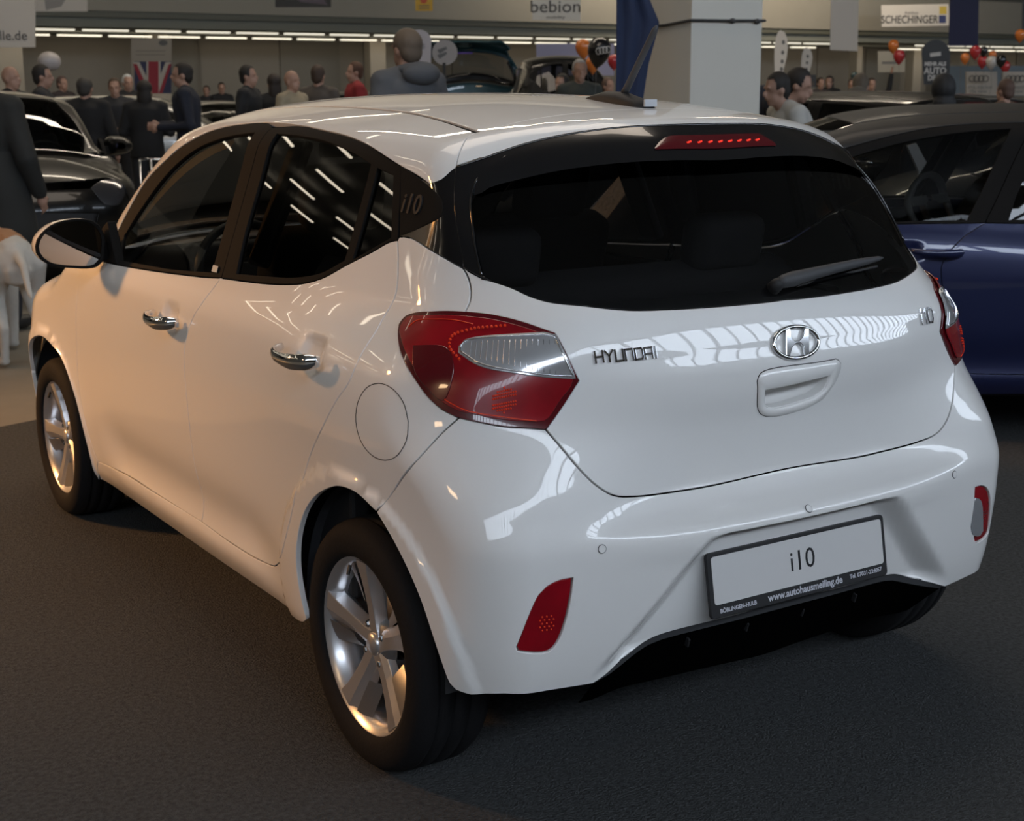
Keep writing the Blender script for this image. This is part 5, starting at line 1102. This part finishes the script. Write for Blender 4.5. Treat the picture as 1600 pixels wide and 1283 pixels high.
for k in range(2): vpoly('sign_line', rect(654, 8 + 4 * k, 671, 9.6 + 4 * k), 35.5, SIGNG, .003, o, off=.004)
o = vpoly('banner', [(832, -20), (907, -20), (907, 33), (832, 31)], 36, mat('sign_white_lightened', (.62, .60, .55), .7), .03); tag(o, 'white banner with rounded black lettering on the gallery front', 'banner'); vtext('banner_text', 'bebion', 868, 11, 19, 36, SIGND, o, sx=1.12, bold=.0)  # banner colour is sign white made paler to make up for missing light
vtext('banner_text', 'mobility', 868, 27, 5, 36, SIGNG, o, sx=1.3)
o = vpoly('banner', [(1377, 8), (1482, 6), (1484, 40), (1378, 42)], 47, SIGNW, .03); tag(o, 'white banner with large grey capitals on the right gallery front', 'banner'); vtext('banner_text', 'SCHECHINGER', 1421, 31, 12, 47, SIGND, o, sx=.80, bold=.004)
vtext('banner_text', 'Autohaus', 1424, 20, 4, 47, SIGNG, o); vpoly('yellow_mark', rect(1468, 10, 1479, 22), 47, mat('mark_yellow', (.45, .33, .05), .6), .003, o, off=.004); vpoly('navy_mark', rect(1467, 24, 1478, 36), 47, mat('mark_navy', (.03, .04, .12), .6), .003, o, off=.004)
bm = None
o = vpoly('banner', [(1299, -20), (1342, -20), (1340, 80), (1297, 78)], 34, SIGNW, .02); tag(o, 'long plain white hanging banner under the right gallery', 'banner')
o = vpoly('banner', [(1485, -20), (1530, -20), (1528, 72), (1482, 72)], 33, mat('dark_navy_cloth', (.018, .020, .055), .8), .02); tag(o, 'long dark navy hanging banner right of the black display flag', 'banner')
o = vpoly('banner', [(1598, -20), (1625, -20), (1625, 60), (1597, 60)], 33, SIGND, .02); tag(o, 'black hanging banner cut off by the top right corner', 'banner')
# union flag banner on the column
o = vpoly('flag_banner', rect(205, 60, 268, 146), 34, mat('banner_cream', (.28, .25, .21), .8), .03); tag(o, 'white banner printed with a red white and blue crossed flag', 'banner')
FR, FB, FW = mat('flag_red', (.26, .03, .045), .8), mat('flag_blue', (.035, .04, .085), .8), mat('flag_white', (.40, .37, .33), .8)
vpoly('flag_field', rect(210, 96, 268, 146), 34, FB, .003, o, off=.004)
for nm, pg, mm in (('flag_stripe', [(208, 97), (218, 97), (242, 146), (228, 146)], FW), ('flag_stripe', [(268, 97), (259, 97), (238, 146), (252, 146)], FW), ('flag_stripe', [(208, 100), (214, 100), (234, 146), (226, 146)], FR), ('flag_stripe', [(268, 100), (264, 100), (248, 146), (254, 146)], FR), ('flag_stripe', rect(229, 96, 251, 146), FW), ('flag_stripe', rect(232, 96, 248, 146), FR)):
    vpoly(nm, pg, 34, mm, .003, o, off={FW: .008, FR: .012}[mm] + (.004 if pg[0][0] in (229, 232) else 0))
for k in range(2): vpoly('banner_line', rect(212, 79 + 6 * k, 258, 80.5 + 6 * k), 34, mat('print_pale', (.18, .165, .14), .8), .003, o, off=.004)
vpoly('banner_mark', rpoly(255, 67, 7, 4.5), 34, SIGNG, .003, o, off=.004)
# teardrop flags on poles
def flag(pxs, d, m, label, base_px, nm='display_flag', group=None):
    o = vpoly(nm, pxs, d, m, .015); tag(o, label, 'flag', group)
    p = at(base_px, 140, d); bm = bmesh.new(); t = vpts([(base_px, max(q[1] for q in pxs) - 4)], d)[0][0]; tube(bm, [(p.x, p.y, .02), (t.x, t.y, t.z)], .018, 6); bmo('pole', bm, SIGND, o)
    bm = bmesh.new(); box(bm, (p.x, p.y, .015), (.5, .5, .03)); bmo('foot', bm, SIGND, o); return o
TD = lambda cx, y0, y1, w: [(cx - w * .12 + w * a, y0 + (y1 - y0) * b) for a, b in ((.0, .0), (.28, .04), (.45, .16), (.50, .34), (.42, .55), (.24, .78), (.12, 1.0), (-.34, 1.0), (-.36, .8), (-.38, .55), (-.36, .34), (-.28, .16), (-.14, .04))]
o = flag(TD(1222, 47, 124, 24), 28, SIGNW, 'taller white feather flag right of the pillar', 1217)
for k, dy in enumerate((66, 82, 96, 108)): vpoly('flag_print', rpoly(1224 - k, dy, 2.6, 3.6, 6), 28, SIGNG, .003, o, off=.004)
o = flag(TD(1262, 74, 124, 20), 34, SIGNW, 'shorter white feather flag standing further right', 1258)
for k, dy in enumerate((88, 98, 108)): vpoly('flag_print', rpoly(1262 - k, dy, 2.2, 2.8, 6), 34, SIGNG, .003, o, off=.004)
arch = lambda x0, x1, y0, y1, n=14: [((x0 + x1) / 2 - (x1 - x0) / 2 * math.cos(PI * k / n), y0 + (x1 - x0) / 2 * (1 - math.sin(PI * k / n)) * 1.0) for k in range(n + 1)] + [(x1 - 2, y1), (x0 + 4, y1)]
o = flag(arch(636, 674, 46, 140), 13, mat('flag_pale', (.34, .32, .33), .8), 'white round topped flag behind the large man', 655)
for k in range(3): vpoly('flag_print', rect(652, 69 + 3 * k, 664, 70 + 3 * k), 13, SIGNG, .003, o, off=.004)
o = flag(rpoly(695, 82, 20, 20) , 17, mat('flag_pale_two', (.29, .27, .26), .8), 'small round white sign right of the large man', 694, 'round_sign')
for k in range(2): vpoly('sign_print', [(683, 78 + 8 * k), (697, 73 + 8 * k), (699, 76 + 8 * k), (687, 84 + 8 * k)], 17, SIGNG, .003, o, off=.004)
o = flag(arch(1440, 1485, 62, 132), 22, SIGND, 'black round topped display flag with pale lettering', 1462)
vpoly('flag_label', [(1453, 83), (1470, 81), (1470, 87), (1453, 89)], 22, SIGNW, .003, o, off=.006)
for k, s_ in enumerate(('MEHR ALS', 'AUTO', 'DEAL')): vtext('flag_text', s_, 1461, 100 + 11 * k, (6, 10, 8)[k], 22, SIGNW, o, sx=.9, bold=.004)
# inflated foil ball near the left column
bm = bmesh.new(); p = at(77, 96, 17); ell(bm, p, (.135, .135, .115), seg=16); o = bmo('foil_balloon', bm, mat('foil_white', (.42, .38, .36), .4, noise=.3, nscale=9), None, True); tag(o, 'white and pink foil balloon above the man in the grey suit', 'balloon')
# balloons
def balloon(px, py, wpx, d, col, label, group=None, tilt=0):
    m = bpy.data.materials.get('balloon_%d_%d_%d' % tuple(int(c * 100) for c in col)) or mat('balloon_%d_%d_%d' % tuple(int(c * 100) for c in col), col, .25, coat=.5)
    r = wpx * d / CF / 2; p = at(px, py, d); bm = bmesh.new()
    lathe(bm, [(.001, 1.15), (.35, 1.10), (.68, .92), (.92, .60), (1, .2), (.95, -.2), (.78, -.62), (.5, -1.02), (.22, -1.30), (.06, -1.42), (.09, -1.50), (.001, -1.50)], 20, 'z')
    bmesh.ops.scale(bm, vec=(r, r, r), verts=bm.verts)
    o = bmo('balloon', bm, m, None, True); o.location = p; o.rotation_euler = (0, tilt, -YAW); tag(o, label, 'balloon', group)
    bm = bmesh.new(); tube(bm, [(0, 0, -1.5 * r), (.03, 0, -1.5 * r - .25), (.0, 0, -1.5 * r - .6)], .003, 4); bmo('string', bm, SIGNG, o); return o
OR, RD_, BK, WH = (.62, .17, .03), (.42, .03, .035), (.008, .008, .009), (.48, .44, .40)
balloon(911, 75, 24, 17, OR, 'orange balloon partly behind the black one', tilt=-.1); balloon(926, 100, 22, 17.6, OR, 'orange balloon low behind the bearded man')
b = balloon(936, 80, 37, 16, BK, 'large black balloon printed with pale rings', tilt=.15)
rp = at(942, 78, 15.82); 
for k in range(4):
    bm = bmesh.new(); c = at(935 + 5.2 * k, 80 - .9 * k, 15.86 - .03 * math.sin(k)); tube(bm, [c + RH * .026 * math.cos(a) + Vector((0, 0, .034 * math.sin(a))) for a in np.linspace(0, 2 * PI, 17)[:-1]], .0045, 5, True); q = bmo('printed_ring', bm, SIGNW, None, True); q.parent = b; q.matrix_parent_inverse = (Matrix.Translation(b.location) @ b.rotation_euler.to_matrix().to_4x4()).inverted()
balloon(959, 96, 19, 19, RD_, 'red balloon half hidden by the blue banner')
balloon(1396, 72, 17, 30, OR, 'orange balloon floating above a red one in front of the gallery'); balloon(1405, 88, 18, 29.5, RD_, 'red balloon just below the floating orange one')
for px, py, w_, col, lb in ((1508, 91, 14, OR, 'orange balloon at the left end of the cluster'), (1524, 81, 17, RD_, 'red balloon at the top of the cluster'), (1537, 80, 13, BK, 'black balloon at the top of the cluster behind the red'), (1535, 96, 16, RD_, 'red balloon between the top red and the white one'), (1549, 97, 17, WH, 'white balloon in the middle of the cluster'), (1551, 86, 12, OR, 'orange balloon peeping above the white one'), (1564, 95, 16, BK, 'black balloon right of the white one'), (1571, 104, 15, RD_, 'red balloon at the right end of the cluster'), (1594, 55, 16, OR, 'orange balloon alone at the right edge of the picture')):
    balloon(px, py, w_, 26 + .9 * (px % 4), col, lb, 'balloons over the sign counter' if px < 1590 else None)
balloon(1335, 119, 12, 27.5, (.03, .06, .06), 'dark green balloon above the bending grey brown coat')
# counter with ring emblem signs and the blue partition behind it
o = vpoly('partition_wall', rect(1482, 103, 1640, 150), 30, mat('blue_grey_panel', (.085, .11, .13), .7), .08); tag(o, 'blue grey partition wall behind the ring emblem signs', 'partition')
for k in range(3): vpoly('panel_joint', rect(1500 + 50 * k, 103, 1501 + 50 * k, 150), 30, SIGNG, .003, o, off=.004)
for (x0, x1), lb in (((1510, 1558), 'white sign board with four rings in the middle of the counter'), ((1567, 1625), 'white sign board with rings at the right edge')):
    o = vpoly('sign_board', rect(x0, 112, x1, 149), 27.5, mat('sign_cream', (.30, .27, .23), .7) if 'sign_cream' not in bpy.data.materials else bpy.data.materials['sign_cream'], .06); tag(o, lb, 'sign')
    for k in range(4):
        c = vpts([(x0 + 9 + 7 * k, 123)], 27.4)[0][0]; bm = bmesh.new(); tube(bm, [c + RH * .055 * math.cos(a) + Vector((0, 0, .055 * math.sin(a))) for a in np.linspace(0, 2 * PI, 17)[:-1]], .009, 5, True); bmo('ring', bm, SIGND, o, True)
    vtext('sign_text', 'We market', x0 + 20, 136, 6, 27.4, SIGNG, o, off=.05); vtext('sign_text', 'the new', x0 + 17, 143, 6, 27.4, SIGNG, o, off=.05)
o = vpoly('wall_poster', rect(1245, 117, 1275, 136), 40, mat('poster_grey', (.085, .085, .09), .7), .03); tag(o, 'small dark grey poster on the wall right of the pillar', 'poster')
vpoly('poster_print', [(1247, 126), (1258, 121), (1268, 125), (1273, 133), (1247, 134)], 40, mat('poster_brown', (.16, .12, .09), .7), .003, o, off=.004)
o = vpoly('wall_poster', rect(1372, 80, 1414, 113), 46, mat('poster_pale', (.24, .225, .19), .7), .03); tag(o, 'pale poster on the wall behind the red balloon', 'poster'); vpoly('poster_print', rect(1378, 96, 1408, 100), 46, SIGNG, .003, o, off=.004)
# things on the gallery
for k, (x0, x1, y1, col) in enumerate(((1206, 1237, 12, BK), (1348, 1358, 9, (.30, .32, .05)), (1362, 1377, 8, (.32, .34, .10)), (1397, 1403, 7, (.35, .36, .05)), (1432, 1470, 4, (.06, .05, .05)))):
    o = vpoly('display_board', rect(x0, -14, x1, y1), 52, mat('gallery_board_%d' % k, col, .7), .3); tag(o, ('black board on the gallery right of the pillar', 'narrow yellow green board on the gallery', 'wide pale yellow green board on the gallery', 'narrow yellow board left of the lettered banner', 'long dark board above the lettered banner')[k], 'board')
# purple wall behind the raised tailgate, its light put in as faint emission
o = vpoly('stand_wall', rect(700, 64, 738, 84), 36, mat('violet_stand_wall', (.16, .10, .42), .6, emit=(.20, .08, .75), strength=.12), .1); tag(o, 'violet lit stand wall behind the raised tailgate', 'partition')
o = vpoly('stand_wall', rect(838, 68, 960, 118), 38, mat('pale_stand_wall', (.40, .38, .52), .6), .1); tag(o, 'pale stand wall behind the black balloon', 'partition')
# ---------------------------------------------------------------- the other cars
SKIP = ('badge', 'emblem', 'holder_text', 'plate_text', 'wheel_nut', 'parking', 'sensor', 'sticker', 'side_numeral', 'fuel', 'beads', 'facets', 'lens_', 'window_rim', 'diffuser', 'valve', 'handle_seam', 'aerial', 'brake_bulb', 'headrest_posts', 'inner_frame', 'panel_gaps', 'printed', 'wiper')
def copy_car(label, mats, origin, heading, scale=(1, 1, 1), tail_open=0, skip=SKIP, lift=0, only=None):
    """heading: unit vector of the car's forward direction; origin: floor point under the middle of the car"""
    h = Vector(heading).normalized(); rz = math.atan2(-h.x, h.y); root = empty('hatchback_car', label, 'car'); root.rotation_euler = (0, 0, rz); root.scale = scale
    root.location = Vector((origin[0], origin[1], lift)) - Matrix.Rotation(rz, 3, 'Z') @ Vector((0, 1.84 * scale[1], 0))
    def cp(o, par, lvl):
        if any(s in o.name for s in skip): return
        c = o.copy(); COL.objects.link(c); c.parent = par
        if 'label' in c: del c['label']
        for i, sl in enumerate(c.material_slots):
            m0 = o.material_slots[i].material
            if m0 and m0.name in mats: sl.link = 'OBJECT'; sl.material = mats[m0.name]
        if lvl == 1 and o.name.startswith('tailgate') and tail_open:
            H = Vector((0, .62, 1.46)); Rm = Matrix.Rotation(tail_open, 3, 'X'); c.rotation_euler = (tail_open, 0, 0); c.location = H - Rm @ H
        for ch in o.children: cp(ch, c, lvl + 1)
    for ch in list(car.children): cp(ch, root, 1)
    return root
BPAINT = mat('black_car_paint', (.004, .004, .004), .3, 0, .5, .02, spec=.2); BLUEP = mat('dark_blue_metallic_paint', (.012, .018, .072), .32, .35, 1, .02)
TEAL = mat('teal_car_paint', (.006, .045, .06), .3, .3, 1, .02); SILV = mat('silver_car_paint', (.34, .34, .33), .35, .6, 1, .03); GOLDB = mat('dark_bronze_paint', (.03, .028, .02), .3, .5, 1, .03)
GLB = glassmat('shaded_car_glass', (.42, .43, .42), .7, 1.3); bp = dict(white_car_paint=BPAINT, clear_side_glass=GLB, clear_lamp_lens=mat('dim_headlamp', (.10, .10, .11), .15, .7, .6))
# dark blue car with its black roof beside the white one: same builder, its own lower belt and cab set further back
bd = (-RH + FH * .10).normalized(); bo = flat3(at(1497, 340, 6.05)); side = Vector((bd.y, -bd.x, 0))
bmid = bo + side * .82 + bd * .33
bc = copy_car('dark blue car with a black roof cut off by the right edge', dict(white_car_paint=BLUEP, chrome=BLUEP, clear_side_glass=GLB), bmid, bd, (1.0, 1.06, 1.0), skip=SKIP[:-1] + ('tailgate_side', ))
def warp(o):
    if o.data and not o.name.startswith(('wheel', 'rim', 'spoke', 'hub', 'brake_d', 'brake_s', 'tail_lamp')):
        o.data = o.data.copy(); n = len(o.data.vertices); co = np.empty(n * 3); o.data.vertices.foreach_get('co', co); co = co.reshape(-1, 3)
        z = co[:, 2].copy(); co[:, 1] -= .46 * np.maximum(0, z - .97)
        co[:, 2] = np.where(z < 1.0, z * .945, .945 + (z - 1.0) * .99) - .05 * sst(0, 1, (1.9 - co[:, 1]) / 1.2) * sst(.7, 1.0, z) * (1 - sst(1.15, 1.35, z))
        o.data.vertices.foreach_set('co', co.ravel()); o.data.update()
    for c in o.children: warp(c)
for ch in bc.children: warp(ch)
for ch in bc.children:
    k = ch.name.split('.')[0]
    if k in ('steering_wheel', 'dashboard'): ch.location.y -= .40; ch.location.z += .11 if k == 'steering_wheel' else .03
    if k == 'steering_wheel':
        ctr = sum((v.co for v in ch.data.vertices), Vector()) / len(ch.data.vertices); Rz = Matrix.Rotation(-.62, 3, 'Z'); ch.rotation_euler = (0, 0, -.62); ch.location = ctr - Rz @ ctr + Vector((0, -.66, .10))
    if k == 'steering_wheel': ch.material_slots[0].link = 'OBJECT'; ch.material_slots[0].material = INTG
    if k == 'front_seat': ch.location.y -= .36
    if k == 'front_door':
        for g in ch.children:
            if g.name.startswith('door_handle'): g.location.y -= .10
BROOF = mat('black_roof_paint', (.008, .008, .008), .6, coat=.12, coat_rough=.15)
for ch in bc.children:
    if ch.name.startswith(('roof_rail', 'roof_panel')): ch.material_slots[0].link = 'OBJECT'; ch.material_slots[0].material = BROOF
copy_car('black car facing the camera at the left edge behind the dog', bp, flat3(at(-28, 145, 12.3)), (-FH + RH * .52), (1.1, 1.08, 1.03))
copy_car('teal car with its tailgate raised in the background', dict(white_car_paint=TEAL), flat3(at(760, 145, 20.3)), FH + RH * .15, (1.0, 1.0, 1.0), tail_open=R(-104))
copy_car('tall black car right of the raised tailgate', bp, flat3(at(897, 145, 24)), RH + FH * .1, (1.1, .62, 1.40))
copy_car('black car with bright streaks on its glass right of the white pillar', bp, flat3(at(1290, 145, 13.2)), FH * .75 - RH * .6, (1.05, 1.08, 1.0))
copy_car('bronze black car with a pale roof behind the bending visitor', dict(white_car_paint=SILV), flat3(at(1415, 145, 17.5)), FH * .9 - RH * .5, (1.05, 1.08, .98))
copy_car('black car seen through the windows of the blue car', bp, flat3(at(1790, 145, 9.7)), FH * .05 - RH, (1.05, 1.10, .98))
copy_car('silver car standing behind the group of visitors in black', dict(white_car_paint=SILV), flat3(at(215, 145, 21)), RH * 1 + FH * .2, (1.05, 1.1, 1.0))
copy_car('dark bronze car right of the man in the navy jacket', dict(white_car_paint=GOLDB), flat3(at(345, 145, 25)), -FH * .8 + RH * .5, (1.0, 1.0, .93))
copy_car('small black car behind the red jacketed man', bp, flat3(at(575, 145, 29)), RH, (1.0, 1.05, 1.03))
# white price stand seen through the blue car
o = vpoly('price_stand', [(1418, 228), (1432, 224), (1452, 262), (1453, 302), (1436, 302), (1436, 268)], 8.35, mat('price_stand_white', (.5, .49, .5), .5), .04); tag(o, 'bent white price stand seen through the blue car', 'stand')
p = at(1445, 300, 8.35); bm = bmesh.new(); box(bm, (p.x, p.y, (p.z + .02) / 2), (.05, .05, p.z + .02)); box(bm, (p.x, p.y, .02), (.36, .36, .04)); bmo('stand_foot', bm, mat('stand_grey', (.2, .2, .2), .5), o)
# barrier stool frame between the visitors on the left
P, n = vpts([(218, 249), (262, 249), (222, 300), (232, 300), (246, 300)], 12.5); bm = bmesh.new()
for a, b in ((P[0], P[1]), (P[0], Vector((P[0].x, P[0].y, .01))), (P[1], Vector((P[1].x, P[1].y, .01))), (P[0].lerp(P[1], .4), Vector((*P[0].lerp(P[1], .4).xy, .01)))): tube(bm, [a, b], .012, 6)
tag(bmo('metal_rail', bm, CHROME, None, True), 'low metal rail behind the A pillar of the white car', 'rail')
